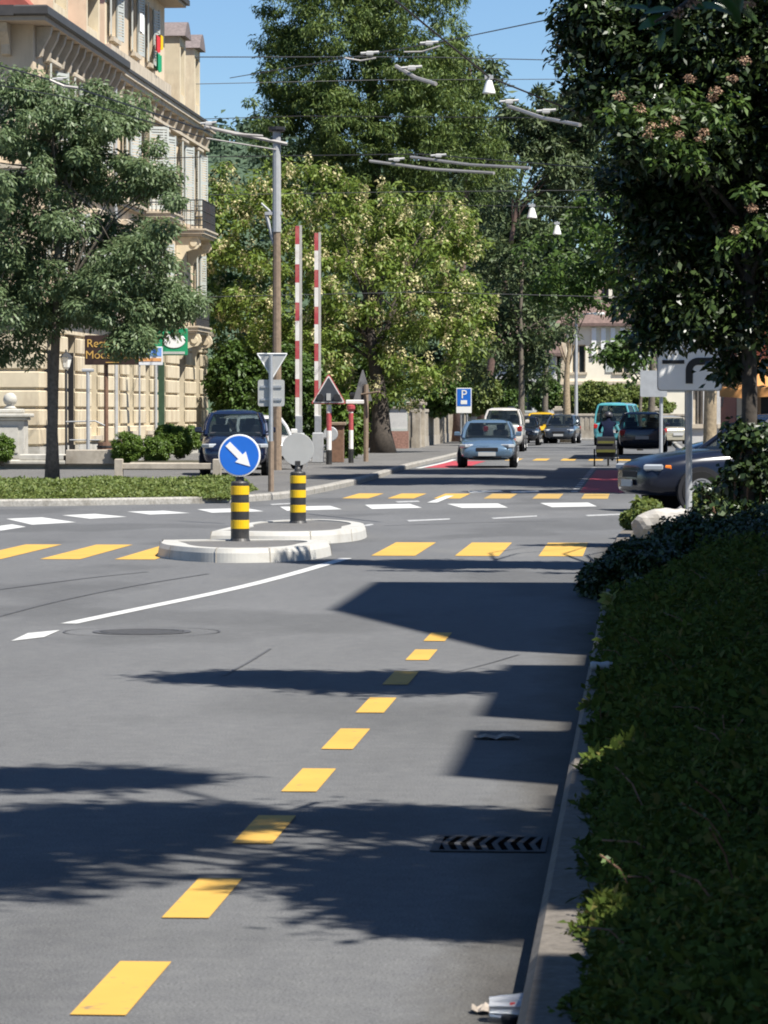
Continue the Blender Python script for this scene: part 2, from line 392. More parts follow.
def trunk_mb(base, top, r0, r1, cens, nl, seed, bend=.15, lr=.35, zfrac=(.45, .95), n=9):
    rr = random.Random(seed); base = Vector(base); top = Vector(top)
    mb = MB(); pts = []; rads = []
    for i in range(8):
        t = i/7
        p = base.lerp(top, t)+Vector((math.sin(t*5+seed)*bend*t, math.cos(t*4+seed)*bend*t, 0))
        pts.append(p); rads.append((r0+(r1-r0)*t)*(1.35 if i == 0 else 1))
    mb.tube(pts, rads, n)
    idx = list(range(len(cens))); rr.shuffle(idx)
    for i in idx[:nl]:
        t = rr.uniform(*zfrac); q = t*7; a = int(min(q, 6)); s = pts[a].lerp(pts[a+1], q-a)
        e = Vector(cens[i]); m = s.lerp(e, .5)+Vector((0, 0, .12*(e-s).length))
        ra = (r0+(r1-r0)*t)*lr*1.4
        mb.tube([s, s.lerp(m, .5)+Vector((0, 0, .03)), m, e], [ra, ra*.8, ra*.55, ra*.18], 6)
    return mb
def tree(name, label, base, top, r0, r1, cl, leafmat, bark, n, l, w, seed, nl=14, group=None, cat='tree', **kw):
    t = thing(name, label, cat, base, group)
    cen, rad = cl
    tk = {k: kw.pop(k) for k in ('bend', 'lr', 'zfrac') if k in kw}
    trunk_mb(base, top, r0, r1, cen, nl, seed, **tk).build('trunk', bark, t, smooth=True)
    mesh_np('crown', clump_leaves(cen, rad, n, l, w, seed, **kw), 4, leafmat, t)
    return t
def bush(name, label, c, r, leafmat, n, l, seed, cat='bush', group=None, k=60, lump=.08, stems=True, rcf=(.22, .34)):
    b = Vector((c[0], c[1], c[2]-r[2]))
    t = thing(name, label, cat, b, group)
    cen, rad = ell_clumps(c, [q*.85 for q in r], k, seed, .5, (min(r)*rcf[0], min(r)*rcf[1]), lump)
    mesh_np('foliage', clump_leaves(cen, rad, n, l, l*.6, seed), 4, leafmat, t)
    if stems:
        mb = MB()
        for i in range(7):
            e = Vector(cen[i]); mb.tube([b+Vector((rnd.uniform(-.1, .1), rnd.uniform(-.1, .1), 0)), b.lerp(e, .5)+Vector((0, 0, .05)), e], [.03, .02, .008], 5)
        mb.build('stem', 'bark', t)
    return t
# ------------------------------------------------------------------ ground, road, pavements
def sheet(name, polys, z, m):
    mb = MB()
    for p in polys: mb.add([(q[0], q[1], z) for q in p], [tuple(range(len(p)))])
    return struct(mb.build(name, m))
def px_quad(*pts): return [tuple(G(x, y))[:2] for x, y in pts]
sheet('ground', [[(-900, -300), (900, -300), (900, 1500), (-900, 1500)]], -.02, 'earth')
sheet('road', [[(-60, -20), (40, -20), (40, 230), (-60, 230)]], 0, 'road')
def offset(path, w):
    out = []
    for i, p in enumerate(path):
        a = Vector(path[max(i-1, 0)]); b = Vector(path[min(i+1, len(path)-1)]); d = (b-a).normalized()
        out.append((p[0]-d.y*w, p[1]+d.x*w))
    return out
def smooth_path(p, n=3):
    p = [Vector(q) for q in p]
    for _ in range(n):
        o = [p[0]]
        for a, b in zip(p[:-1], p[1:]): o += [a.lerp(b, .25), a.lerp(b, .75)]
        o.append(p[-1]); p = o
    return [tuple(q) for q in p]
def kerb(name, path, m, w=.18, h=.12, side=1):
    inn = offset(path, w*side); ch = offset(path, .025*side)
    rings = [[(a[0], a[1], -.015), (a[0], a[1], h-.03), (c[0], c[1], h), (b[0], b[1], h), (b[0], b[1], -.015)] for a, b, c in zip(path, inn, ch)]
    mb = MB(); mb.loft(rings); struct(mb.build(name, m)); return inn
kl = [(-60, 50), (-25, 57)]+[tuple(G(x, y))[:2] for x, y in ((0, 507), (150, 504.5), (228, 503))]
kl += [tuple(G(x, y))[:2] for x, y in ((275, 500), (305, 496), (350, 486.5))]+[(-6.3, 88), (-6.55, 100), (-6.5, 117), (-6.6, 140), (-6.6, 200)]
kl = smooth_path(kl, 2)
inn = kerb('kerb', kl, 'kerb')
sheet('pavement', [inn+[(-60, 200)]], .108, 'path')
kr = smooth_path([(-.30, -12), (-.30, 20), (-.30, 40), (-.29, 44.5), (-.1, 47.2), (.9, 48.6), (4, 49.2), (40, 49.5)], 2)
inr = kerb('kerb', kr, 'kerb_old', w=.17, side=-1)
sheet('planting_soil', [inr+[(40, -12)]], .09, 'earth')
kf = smooth_path([(40, 64), (6, 64.6), (2.6, 65.3), (1.75, 67.5), (1.6, 72), (1.6, 100), (1.6, 200)], 2)
inf = kerb('kerb', kf, 'kerb', side=-1)
sheet('pavement', [inf+[(40, 200)]], .108, 'path')
ke = [(-60, 204.5), (40, 204.5)]
ine = kerb('kerb', ke, 'kerb')
sheet('pavement', [ine+[(40, 209), (-60, 209)]], .108, 'path')
kn = smooth_path([(-9.6, -12), (-9.6, 36), (-10.2, 41), (-13, 44), (-60, 36)], 2)
inn2 = kerb('kerb', kn, 'kerb', side=1)
sheet('pavement', [inn2+[(-60, -12)]], .108, 'path')

# ---- painted markings
def bar(x, w, y0, y1, sk=0): return [(x, y0), (x+w, y0), (x+w+sk, y1), (x+sk, y1)]
dash = []
for yt, yb in ((961, 1015), (877, 917), (814, 842), (767, 790), (727, 747.5), (696, 711), (669.5, 683), (648, 658.5), (631, 639.5)):
    a, b = G(0, yb).y, G(0, yt).y
    dash.append(bar(-1.505, .15, a, b))
dash.append(bar(-1.505, .15, 8.0, 8.95))
sheet('cycle_lane_marking', dash, .004, 'yellow')
zb = [bar(x, .44, 38.7, 43.0, -.03) for x in (-5.68, -6.50, -7.36, -8.2)]+[bar(x, .49, 39.9, 44.0) for x in (-2.98, -2.05, -1.12)]+[[(-.22, 40), (-.06, 40), (-.06, 45.6), (-.22, 45.6)]]
sheet('crossing_marking', [q for q in zb if q[0][0] < -.3]+[bar(-.27, -.02, 40, 44)[::-1]], .004, 'yellow')
sheet('crossing_marking', [bar(x, .49, 66.4, 70.4) for x in (-5.5, -4.66, -3.8)], .004, 'yellow')
sheet('crossing_marking', [bar(x, .49, 66.4, 70.4) for x in (-2.88, -1.98, -1.08)], .004, 'yellow_worn_shaded')  # bars lying in shade, put into a duller and more worn yellow
sheet('crossing_marking', [bar(-4.46+.92*i, .47, 118.5, 123.5) for i in range(6)], .004, 'yellow')
sl = smooth_path([tuple(G(x, y))[:2] for x, y in ((77, 624), (150, 608.5), (225, 593), (290, 577), (352, 558.5))], 2)
so = offset(sl, .13)
sheet('lane_line', [[sl[i], so[i], so[i+1], sl[i+1]] for i in range(len(sl)-1)]+[px_quad((11, 641.5), (28, 633.5), (60, 630.5), (44, 637.5))], .004, 'white')
W = [((0, 526), (12, 524.5), (26, 527), (0, 531)), ((6, 519), (42, 517.5), (76, 522.5), (32, 525)), ((62, 515.5), (95, 514), (127, 517), (90, 519)),
     ((127, 511.8), (163, 510.8), (190, 513.3), (150, 514.8)), ((197, 509.5), (246, 508.3), (264, 511.5), (212, 513)), ((280, 507), (330, 506), (342, 509.5), (287, 511)),
     ((365, 505), (410, 504), (422, 508), (372, 509.2)), ((447, 504), (498, 503.6), (508, 507.8), (462, 508.2)), ((540, 503.2), (588, 502.7), (597, 506.6), (552, 507.4))]
sheet('guide_line', [px_quad(*q) for q in W], .004, 'white')
T = [((407, 520.3), (450, 518.6), (450, 519.8), (409, 521.8)), ((491, 518), (537, 515.6), (537, 516.8), (494, 519.2)), ((585, 515.2), (622, 513.8), (622, 515), (588, 516.5)),
     ((345, 528), (372, 524), (374, 525), (350, 529)), ((270, 504.2), (296, 503), (297, 504), (272, 505.2)), ((395, 501.5), (418, 500.8), (420, 502), (398, 502.8))]
sheet('guide_line', [px_quad(*q) for q in T], .004, 'white_old')
sheet('arrow_marking', [px_quad((427, 503), (446, 496), (454, 496), (437, 503))], .008, 'white')
sheet('guide_line', [px_quad((468, 491.3), (500, 490.3), (503, 492), (470, 493)), px_quad((510, 491.5), (538, 490.7), (540, 492.4), (512, 493.2))], .004, 'white')
sheet('red_cycle_patch', [[(-1.2, 71.6), (.35, 71.6), (.35, 99), (-1.2, 99)], [(-6.25, 103), (-5.0, 103), (-5.0, 117), (-6.25, 117)]], .004, 'red_paint')
sheet('cycle_lane_marking', [bar(-1.38, .13, y, y+1.1) for y in np.arange(72, 103, 2.2)], .004, 'white_old')
ce = smooth_path([tuple(G(x, y))[:2] for x, y in ((415, 468.5), (430, 465.5), (445, 462), (452, 459.5))], 2); co_ = offset(ce, -.16)
sheet('lane_line', [[ce[i], co_[i], co_[i+1], ce[i+1]] for i in range(len(ce)-1)], .008, 'white')
# repair seams in the asphalt
def seam(pts, w):
    p = smooth_path([tuple(G(x, y))[:2] for x, y in pts], 3); o = offset(p, w)
    return [[p[i], o[i], o[i+1], p[i+1]] for i in range(len(p)-1)]
M['tar'] = mat('tar_seam', (.07, .07, .072), .7, var=.2)
sheet('tar_seam', seam(((458, 672-0), (490, 664), (520, 655)), .012)+seam(((225, 676), (250, 663), (272, 649)), .02)+seam(((0, 617), (60, 601), (140, 585), (210, 574)), .03)+seam(((385, 526), (470, 523), (560, 521)), .05)+seam(((0, 590), (90, 578), (150, 572)), .03), .0045, 'tar')
gs = sheet('gutter_strip', [[(-.62, -12), (-.42, -12), (-.42, 38), (-.62, 38)]], .002, 'road')
bpy.data.objects.remove(gs)

# ---- manhole, drain, litter
def disc_cover():
    p = G(142, 632); t = thing('manhole_cover', 'round dark iron manhole cover set in the road near the white solid line', 'manhole', (p.x, p.y, 0))
    mb = MB(); mb.lathe([(.30, -.05), (.30, .006), (.27, .008), (.265, .004), (.001, .004)], (p.x, p.y, 0), 32); mb.build('lid', M['road'] if False else 'iron', t)
    mb = MB()
    n = 36; vs = []; fs = []
    for r in (.31, .36): vs += [(p.x+r*math.cos(6.2832*k/n), p.y+r*math.sin(6.2832*k/n), .005) for k in range(n)]
    for k in range(n): fs.append((k, (k+1) % n, n+(k+1) % n, n+k))
    mb.add(vs, fs); mb.build('frame', 'tar', t)
    mb = MB(); vs = []; fs = []
    for r in (.56, .575): vs += [(p.x+r*math.cos(6.2832*k/n), p.y+r*math.sin(6.2832*k/n), .0055) for k in range(n)]
    for k in range(n): fs.append((k, (k+1) % n, n+(k+1) % n, n+k))
    mb.add(vs, fs); mb.build('patch_seam', 'tar', t)
disc_cover()
p0 = Vector((-.56, 13.27, 0))
t = thing('drain_grate', 'iron road drain grate with chevron slots against the right kerb', 'drain', p0)
x0, x1, y0, y1 = -.76, -.34, 13.03, 13.52
mb = MB(); mb.add([(x0, y0, .003), (x1, y0, .003), (x1, y1, .003), (x0, y1, .003)], [(0, 1, 2, 3)]); mb.build('pit', 'pit', t)
mb = MB()
for lo, hi in (((x0, y0, .0035), (x0+.03, y1, .006)), ((x1-.02, y0, .0035), (x1, y1, .006)), ((x0+.03, y0, .0035), (x1-.02, y0+.035, .006)), ((x0+.03, y1-.035, .0035), (x1-.02, y1, .006))): mb.b2(lo, hi)
mb.build('frame', 'iron', t)
mb = MB()
ym = (y0+y1)/2; nb = 8; px = (x1-x0-.05)/nb
for i in range(nb):
    a = x0+.03+px*i
    for sgn in (-1, 1):
        ya, yb = ym, ym+sgn*(y1-ym-.036)
        q = [(a+.0, ya), (a+px*.45, ya), (a-px*.1+px*.45+.03, yb), (a-px*.1+.03, yb)] if sgn > 0 else [(a, ya), (a+px*.45, ya), (a-px*.1+px*.45+.03, yb), (a-px*.1+.03, yb)]
        mb.prism(q, .0032, .0055, 'xy')
mb.build('bar', 'iron', t)
# plastic cup
c = G(507, 1021)
t = thing('plastic_cup', 'crumpled clear plastic cup lying in the gutter at the front', 'cup', (c.x, c.y, 0))
mb = MB(); prof = [(.033, 0), (.038, .03), (.041, .06), (.047, .10), (.049, .104)]
n = 20; rings = []
for r, h in prof:
    rings.append([(c.x-.045+h*.95+.003*math.sin(k*2), c.y+r*math.cos(6.2832*k/n)*(1+.15*math.sin(3*k)), .036+r*.8*math.sin(6.2832*k/n)*(1+.1*math.cos(4*k+h*60))) for k in range(n)])
mb.loft(rings, caps=False); mb.add(rings[0], [tuple(range(n))]); mb.build('cup_wall', 'clear', t)
mb = MB(); mb.box((c.x+.016, c.y-.036, .05), (.014, .004, .010), .3); mb.build('printed_patch', 'signred', t)
mb = MB(); mb.lathe([(.002, 0), (.02, .004), (.024, .02), (.022, .026), (.001, .026)], (c.x+.01, c.y-.075, .0), 14); mb.base = (c.x+.01, c.y-.075, 0)
tag(mb.build('bottle_cap', 'plastic'), 'small black bottle cap beside the clear plastic cup', 'bottle cap')
def crumple(name, m, c, sx, sy, sz, label, cat, seed):
    rr = random.Random(seed); mb = MB(); nx, ny = 8, 6; vs = []; fs = []
    for i in range(nx+1):
        for j in range(ny+1):
            u, v = i/nx-.5, j/ny-.5
            e = .5-.5*math.cos(6.28*j/ny) if True else 1
            vs.append((c[0]+u*sx, c[1]+v*sy*(1-abs(u)*.9), c[2]+.006+sz*abs(math.sin(u*7+seed)+.6*math.cos(v*9))*.5*rr.uniform(.6, 1.2)))
    for i in range(nx):
        for j in range(ny): fs.append((i*(ny+1)+j, (i+1)*(ny+1)+j, (i+1)*(ny+1)+j+1, i*(ny+1)+j+1))
    mb.add(vs, fs); mb.base = c; return tag(mb.build(name, m), label, cat)
crumple('dry_leaf', 'deadleaf', tuple(G(497, 739)), .22, .16, .025, 'large dry grey leaf lying flat on shaded road', 'leaf', 3)
crumple('dry_leaf', 'deadleaf', tuple(G(500, 1013)-Vector((.04, 0, 0))), .07, .1, .02, 'small brown dead leaf beside the clear plastic cup', 'leaf', 5)
q = G(601, 672, .12)
t = thing('crushed_can', 'crushed grey drink can lying on the right kerb', 'can', (-.22, q.y, .12))
mb = MB(); mb.loft([[(-.22+a, q.y+r*math.cos(6.28*k/12), .125+.03+r*.8*math.sin(6.28*k/12)) for k in range(12)] for a, r in ((-.06, .025), (-.05, .033), (0, .026), (.04, .034), (.06, .026))]); mb.build('can_body', 'metal_dull', t, smooth=True)
mb = MB(); mb.lathe([(.001, 0), (.024, 0), (.024, .004), (.001, .004)], (-.159, q.y, .153), 12, 'x'); mb.build('can_lid', 'metal', t)

# ---- traffic islands
def island(label, outline):
    o = smooth_path(outline+[outline[0]], 4)[:-1]; n = len(o); c = Vector((sum(p[0] for p in o)/n, sum(p[1] for p in o)/n))
    t = thing('traffic_island', label, 'traffic island', (c.x, c.y, 0))
    def ins(d): 
        r = []
        for p in o:
            v = Vector(p)-c; r.append(tuple(c+v*max(0, 1-d/v.length)))
        return r
    i0, i1, i2, i3 = ins(0), ins(.02), ins(.05), ins(.30)
    mb = MB(); rings = []
    mb.loft([[(a[0], a[1], -.01) for a in i0], [(a[0], a[1], .10) for a in i1], [(a[0], a[1], .15) for a in i2], [(a[0], a[1], .15) for a in i3], [(a[0], a[1], .12) for a in i3]], caps=False)
    mb.build('kerb_ring', 'kerb_white', t, smooth=False)
    mb = MB(); mb.add([(a[0], a[1], .138) for a in i3], [tuple(range(n))]); mb.build('infill', 'path', t)
    for k in range(0, n, max(1, n//9)):
        mb = MB(); a, b_, e = Vector(i0[k]), Vector(i2[k]), Vector(i3[k]); d = (e-a).normalized(); s = Vector((-d.y, d.x))*.004; o_ = a-d*.006
        mb.add([(o_.x-s.x, o_.y-s.y, 0), (o_.x+s.x, o_.y+s.y, 0), (b_.x+s.x-d.x*.03, b_.y+s.y-d.y*.03, .153), (b_.x-s.x-d.x*.03, b_.y-s.y-d.y*.03, .153), (e.x-s.x, e.y-s.y, .153), (e.x+s.x, e.y+s.y, .153)], [(0, 1, 2, 3), (3, 2, 5, 4)]); mb.build('joint', 'concrete', t)
island('nearer white kerbed traffic island under the blue arrow bollard', [(-5.42, 40.6), (-5.32, 39.2), (-4.6, 37.9), (-3.9, 38.0), (-3.5, 38.8), (-3.38, 40.7), (-4.4, 41.0)])
island('farther white kerbed traffic island under the plain grey disc bollard', [(-5.2, 43.4), (-3.9, 43.2), (-3.42, 44.6), (-3.55, 47.2), (-4.4, 49.0), (-5.2, 47.4)])

# ---- bollards with signs
def bollard(label, p, disc, face):
    t = thing('bollard', label, 'bollard', p)
    mb = MB(); mb.lathe([(.12, 0), (.105, .03), (.102, .66), (.09, .675), (.05, .68), (.045, .72), (.035, .735), (.034, .79)], p, 24); mb.build('post', 'bolblack', t, smooth=False)
    for z in (.14, .335, .525): MB().lathe([(.1025, z), (.1062, z+.002), (.1062, z+.098), (.1025, z+.1)], p, 24).build('yellow_band', 'bolyellow', t)
    zc = .68+.055+.235
    if face:
        MB().lathe([(.001, -.012), (.236, -.012), (.24, -.006), (.24, .004), (.001, .004)], (p.x, p.y-.05, p.z+zc), 40, 'y').build('sign_disc', 'signwhite', t)
        MB().lathe([(.001, -.004), (.222, -.004), (.222, 0), (.001, 0)], (p.x, p.y-.0625, p.z+zc), 40, 'y').build('blue_face', 'signblue', t)
        a = R(-45); ca, sa = math.cos(a), math.sin(a)
        ar = [(-.185, -.035), (.02, -.035), (.02, -.085), (.175, 0), (.02, .085), (.02, .035), (-.185, .035)]
        ar = [(p.x+u*ca-v*sa, p.z+zc+u*sa+v*ca) for u, v in ar]
        MB().prism(ar, p.y-.0715, p.y-.067, 'xz').build('arrow', 'signwhite', t)
    else:
        MB().lathe([(.001, -.004), (.212, -.004), (.215, 0), (.212, .006), (.001, .006)], (p.x, p.y-.03, p.z+zc), 40, 'y').build('sign_disc', 'signback', t)
    MB().box((p.x, p.y-.02, p.z+.79), (.07, .035, .06), 0, .005).build('clamp', 'bolblack', t)
p1 = G(240, 541, .138); p2 = G(298, 523, .138)
bollard('black and yellow bollard carrying round blue sign with white diagonal arrow', p1, .45, True)
bollard('black and yellow bollard carrying plain grey back of round sign', p2, .43, False)

# ------------------------------------------------------------------ corner building on the left
XF = -16.2
BO = Vector((-20, 115, .1))
bld = thing('corner_building', 'tall cream corner building with rusticated ground floor, balconies and dark eaves', 'building', BO)
def wall_grid(mb, axis, plane, a0, a1, z0, z1, ops, depth, sgn):
    """front face of a wall with recessed openings. axis 'y': plane is x=const; axis 'x': plane is y=const. ops: (a0,a1,z0,z1)"""
    As = sorted({a0, a1, *[o[0] for o in ops], *[o[1] for o in ops]}); Zs = sorted({z0, z1, *[o[2] for o in ops], *[o[3] for o in ops]})
    def pt(a, z, d): return (plane-sgn*d, a, z) if axis == 'y' else (a, plane-sgn*d, z)
    for i in range(len(As)-1):
        for j in range(len(Zs)-1):
            am, zm = (As[i]+As[i+1])/2, (Zs[j]+Zs[j+1])/2
            if any(o[0] < am < o[1] and o[2] < zm < o[3] for o in ops): continue
            mb.add([pt(As[i], Zs[j], 0), pt(As[i+1], Zs[j], 0), pt(As[i+1], Zs[j+1], 0), pt(As[i], Zs[j+1], 0)], [(0, 1, 2, 3)])
    for o in ops:
        c = [(o[0], o[2]), (o[1], o[2]), (o[1], o[3]), (o[0], o[3])]
        for k in range(4):
            a, b = c[k], c[(k+1) % 4]
            mb.add([pt(*a, 0), pt(*b, 0), pt(*b, depth), pt(*a, depth)], [(0, 1, 2, 3)])
# openings of the street front (along Y)
g_ops = [(97.3, 98.9, .12, 4.0), (100.9, 102.6, .12, 4.0), (105.3, 106.9, .9, 3.9), (110.2, 111.6, 1.0, 3.9), (113.2, 114.6, 1.0, 3.9), (117.0, 118.4, 1.0, 3.9), (120.0, 122.4, .12, 4.0), (125.6, 127.6, .6, 4.0), (130.4, 132.0, .6, 4.0)]
f1 = [(98.2, 99.6, 5.2, 7.4), (102.4, 103.8, 5.2, 7.4), (106.6, 108, 5.2, 7.4), (112.8, 114.2, 5.2, 7.4), (117.3, 118.7, 5.0, 7.4), (121.5, 122.9, 5.2, 7.4), (126.6, 128.0, 4.9, 7.3), (131.2, 132.4, 5.2, 7.4)]
f2 = [(98.2, 99.6, 8.9, 11.1), (102.4, 103.8, 8.9, 11.1), (106.6, 108, 8.9, 11.1), (112.8, 114.2, 8.9, 11.1), (117.3, 118.7, 8.3, 11.1), (121.5, 122.9, 8.9, 11.1), (126.6, 128.0, 8.3, 11.1), (131.2, 132.4, 8.9, 11.1)]
at_ops = [(111.2, 112.5, 13.25, 15.2), (115.9, 117.2, 13.25, 15.2), (119.7, 121.0, 13.25, 15.2)]
mb = MB()
wall_grid(mb, 'y', XF, 96, 134, .1, 4.4, g_ops, .55, 1)
wall_grid(mb, 'x', 96, -26, XF, .1, 4.4, [(-22.5, -20.6, .12, 3.9), (-18.9, -17.7, 1.0, 3.9)], .45, -1)
mb.build('ground_wall', 'stone', bld)
mb = MB()
wall_grid(mb, 'y', XF-.08, 96.08, 134, 4.4, 12.3, f1+f2, .3, 1)
wall_grid(mb, 'x', 96.08, -26, XF-.08, 4.4, 12.3, [(-20.9, -19.5, 5.2, 7.4), (-18.6, -17.4, 8.9, 11.1), (-20.9, -19.5, 8.9, 11.1), (-18.6, -17.4, 5.2, 7.4), (-23.9, -22.5, 8.9, 11.1)], .3, -1)
mb.add([(-26, 134, .1), (XF, 134, .1), (XF, 134, 12.3), (-26, 134, 12.3)], [(0, 1, 2, 3)])
mb.build('wall', 'stucco', bld)
# attic storey of the main block
mb = MB()
wall_grid(mb, 'y', XF-.25, 110.2, 124.2, 12.7, 15.7, at_ops, .3, 1)
mb.add([(-24, 110.2, 12.7), (XF-.25, 110.2, 12.7), (XF-.25, 110.2, 15.7), (-24, 110.2, 15.7)], [(0, 1, 2, 3)])
mb.add([(-24, 124.2, 12.7), (XF-.25, 124.2, 12.7), (XF-.25, 124.2, 15.7), (-24, 124.2, 15.7)], [(0, 1, 2, 3)])
mb.build('attic_wall', 'stucco', bld)
# rustication blocks
mb = MB()
def rust_runs(ops, a0, a1, z):
    cuts = [(o[0], o[1]) for o in ops if o[2] < z+.24 and o[3] > z+.24]; r = []; c = a0
    for s, e in sorted(cuts): r.append((c, s)); c = e
    r.append((c, a1)); return r
for k in range(7):
    z0 = .72+k*.51
    for s, e in rust_runs(g_ops, 96, 134, z0):
        n = max(1, round((e-s)/1.5))
        L_ = (e-s)/n
        for i in range(n): mb.b2((XF-.02, s+i*L_+(.03 if i else 0), z0), (XF+.075, s+(i+1)*L_-(.03 if i < n-1 else 0), z0+.44), .035)
    for s, e in rust_runs([(-22.5, -20.6, .1, 3.9), (-18.9, -17.7, 1.0, 3.9)], -26, XF+.07, z0):
        mb.b2((s, 95.925, z0), (e, 96.02, z0+.44), .035)
mb.build('rustication', 'stone', bld)
mb = MB(); mb.b2((XF-.1, 95.9, .1), (XF+.1, 97.3, .66)); mb.b2((XF-.1, 98.9, .1), (XF+.1, 100.9, .66)); mb.b2((XF-.1, 102.6, .1), (XF+.1, 120, .66)); mb.b2((XF-.1, 122.4, .1), (XF+.1, 134.1, .6)); mb.b2((-26, 95.9, .1), (XF-.1, 96.05, .66))
mb.build('plinth', 'palecon', bld)
# string courses, cornices, eaves
mb = MB()
for lo, hi, x, yn in ((4.22, 4.40, .22, 95.8), (4.40, 4.56, .34, 95.68), (8.02, 8.14, .1, 95.9), (8.14, 8.26, .18, 95.84)):
    mb.b2((XF-.3, yn, lo+.003), (XF+x, 134+x, hi)); mb.b2((-26, yn, lo+.003), (XF-.3, 96.3, hi))
mb.build('string_course', 'trim', bld)
mb = MB()
mb.b2((XF-.3, 110.6, 11.32), (XF+.12, 134.1, 11.42)); mb.b2((XF-.3, 110.4, 11.86), (XF+.26, 134.2, 12.0)); mb.b2((XF-.3, 110.3, 12.0), (XF+.34, 134.3, 12.15))
mb.b2((-24, 110.2, 12.151), (XF-.05, 124.4, 12.92))
mb.build('cornice', 'trim', bld)
mb = MB(); mb.b2((XF-.3, 95.0, 12.0), (XF+.42, 110.2, 12.12)); mb.b2((-26, 95.0, 12.0), (XF-.3, 96.6, 12.12)); mb.build('eave_soffit', 'soffit', bld)
mb = MB(); mb.b2((XF-.4, 94.88, 12.125), (XF+.52, 110.4, 12.40), .04); mb.b2((-26, 94.88, 12.125), (XF-.4, 96.6, 12.40)); mb.b2((XF-.049, 110.45, 12.155), (XF+.40, 134.4, 12.25)); mb.build('gutter', 'roofdark', bld)
# frieze panels + brackets below the eaves
for i in range(12):
    y = 96.5+i*1.19
    mb = MB(); mb.prism([(XF-.07, 11.15), (XF+.08, 11.2), (XF+.13, 11.45), (XF+.30, 11.75), (XF+.36, 11.99), (XF-.07, 11.99)], y, y+.24, 'xz'); mb.build('bracket', 'trim', bld)
for i in range(13):
    y = 111.2+i*1.85
    mb = MB(); mb.prism([(XF-.07, 11.425), (XF+.10, 11.43), (XF+.16, 11.6), (XF+.22, 11.855), (XF-.07, 11.855)], y, y+.3, 'xz'); mb.build('bracket', 'trim', bld)
for i in range(4):
    x = XF-.9-i*1.25
    mb = MB(); mb.prism([(96.09, 11.15), (95.86, 11.2), (95.78, 11.45), (95.4, 11.75), (95.3, 11.99), (96.09, 11.99)], x, x+.24, 'yz'); mb.build('bracket', 'trim', bld)
# windows
def win(y0, y1, z0, z1, plane, shut=None, recess=.3, sill=True, m='glass'):
    x = plane-recess
    w = MB()
    for lo, hi in (((y0, z0), (y0+.09, z1)), ((y1-.09, z0), (y1, z1)), ((y0+.09, z1-.09), (y1-.09, z1)), ((y0+.09, z0), (y1-.09, z0+.09)), (((y0+y1)/2-.04, z0+.09), ((y0+y1)/2+.04, z1-.09)), ((y0+.09, z1-.7), ((y0+y1)/2-.04, z1-.63)), (((y0+y1)/2+.04, z1-.7), (y1-.09, z1-.63))):
        w.b2((x+.01, lo[0], lo[1]), (x+.09, hi[0], hi[1]))
    f = w.build('window', 'shutter', bld)
    MB().b2((x-.02, y0+.002, z0+.002), (x+.02, y1-.002, z1-.002)).build('pane', m, f)
    if sill: MB().b2((plane-.2, y0-.15, z0-.14), (plane+.16, y1+.15, z0-.002)).build('sill', 'trim', f)
    if shut:
        for side, ang in shut:
            W_ = (y1-y0)/2; H_ = z1-z0
            hy = y0 if side < 0 else y1
            a = R(ang)        # 0 = flat on wall, 90 = sticking out
            dy, dx = side*math.cos(a), math.sin(a)
            s_ = MB()
            nsl = int(H_/.09)
            def q(u, n, z): return (plane+.03+dx*u+abs(dy)*n, hy+dy*u-side*dx*n, z)
            def bx(u0, u1, n0, n1, za, zb):
                v = [q(u0, n0, za), q(u1, n0, za), q(u1, n1, za), q(u0, n1, za), q(u0, n0, zb), q(u1, n0, zb), q(u1, n1, zb), q(u0, n1, zb)]
                s_.add(v, [(3, 2, 1, 0), (4, 5, 6, 7), (0, 1, 5, 4), (1, 2, 6, 5), (2, 3, 7, 6), (3, 0, 4, 7)])
            bx(0, .07, 0, .05, z0, z1); bx(W_-.07, W_, 0, .05, z0, z1)
            for k in range(nsl):
                za = z0+.02+k*(H_-.06)/nsl
                hgt = .085 if k in (0, nsl-1, nsl//2) else .055
                bx(.07, W_-.07, .008, .042, za, za+hgt)
            s_.build('shutter', 'shutter', f)
    return f
for i, o in enumerate(f1): win(*o, XF-.08, [(-1, 12), (1, 14)] if i != 6 else None)
for i, o in enumerate(f2): win(*o, XF-.08, [(-1, 16+10*(i == 4)), (1, 20 if i != 4 else 60)])
for i, o in enumerate(at_ops): win(*o, XF-.25, [(-1, 8), (1, 10)])
# ornamental heads above the upper windows
mb = MB()
for o in f1: MB().b2((XF-.1, o[0]-.2, o[3]+.06), (XF+.12, o[1]+.2, o[3]+.26), .03).build('window_head', 'trim', bld)
for o in f2: MB().b2((XF-.1, o[0]-.2, o[3]+.06), (XF+.1, o[1]+.2, o[3]+.2), .03).build('window_head', 'trim', bld)
for o, mm in ((g_ops[0], 'signblack'), (g_ops[1], 'signblack'), (g_ops[6], 'greendoor')):
    d = MB(); x = XF-.5
    d.b2((x-.04, o[0]+.002, .13), (x, o[1]-.09, o[3]-.7)); d.b2((x+.02, o[1]-.075, .13), (XF-.03, o[1]-.012, o[3]-.7)); d = d.build('door', mm, bld)
    MB().b2((x-.04, o[0]+.002, o[3]-.69), (x-.01, o[1]-.002, o[3]-.002)).build('pane', 'glass', d)
    MB().box((x+.03, o[0]+.3, 1.1), (.04, .04, .2)).build('handle', 'metal', d)
for o in g_ops[2:6]+g_ops[7:]: win(*o, XF, None, .5)
for a, b, z0, z1 in ((-22.5, -20.6, .12, 3.9), (-18.9, -17.7, 1.0, 3.9), ):
    f = MB().b2((a+.002, 96.40, z0+.002), (b-.002, 96.44, z1-.002)).build('window', 'glass', bld)
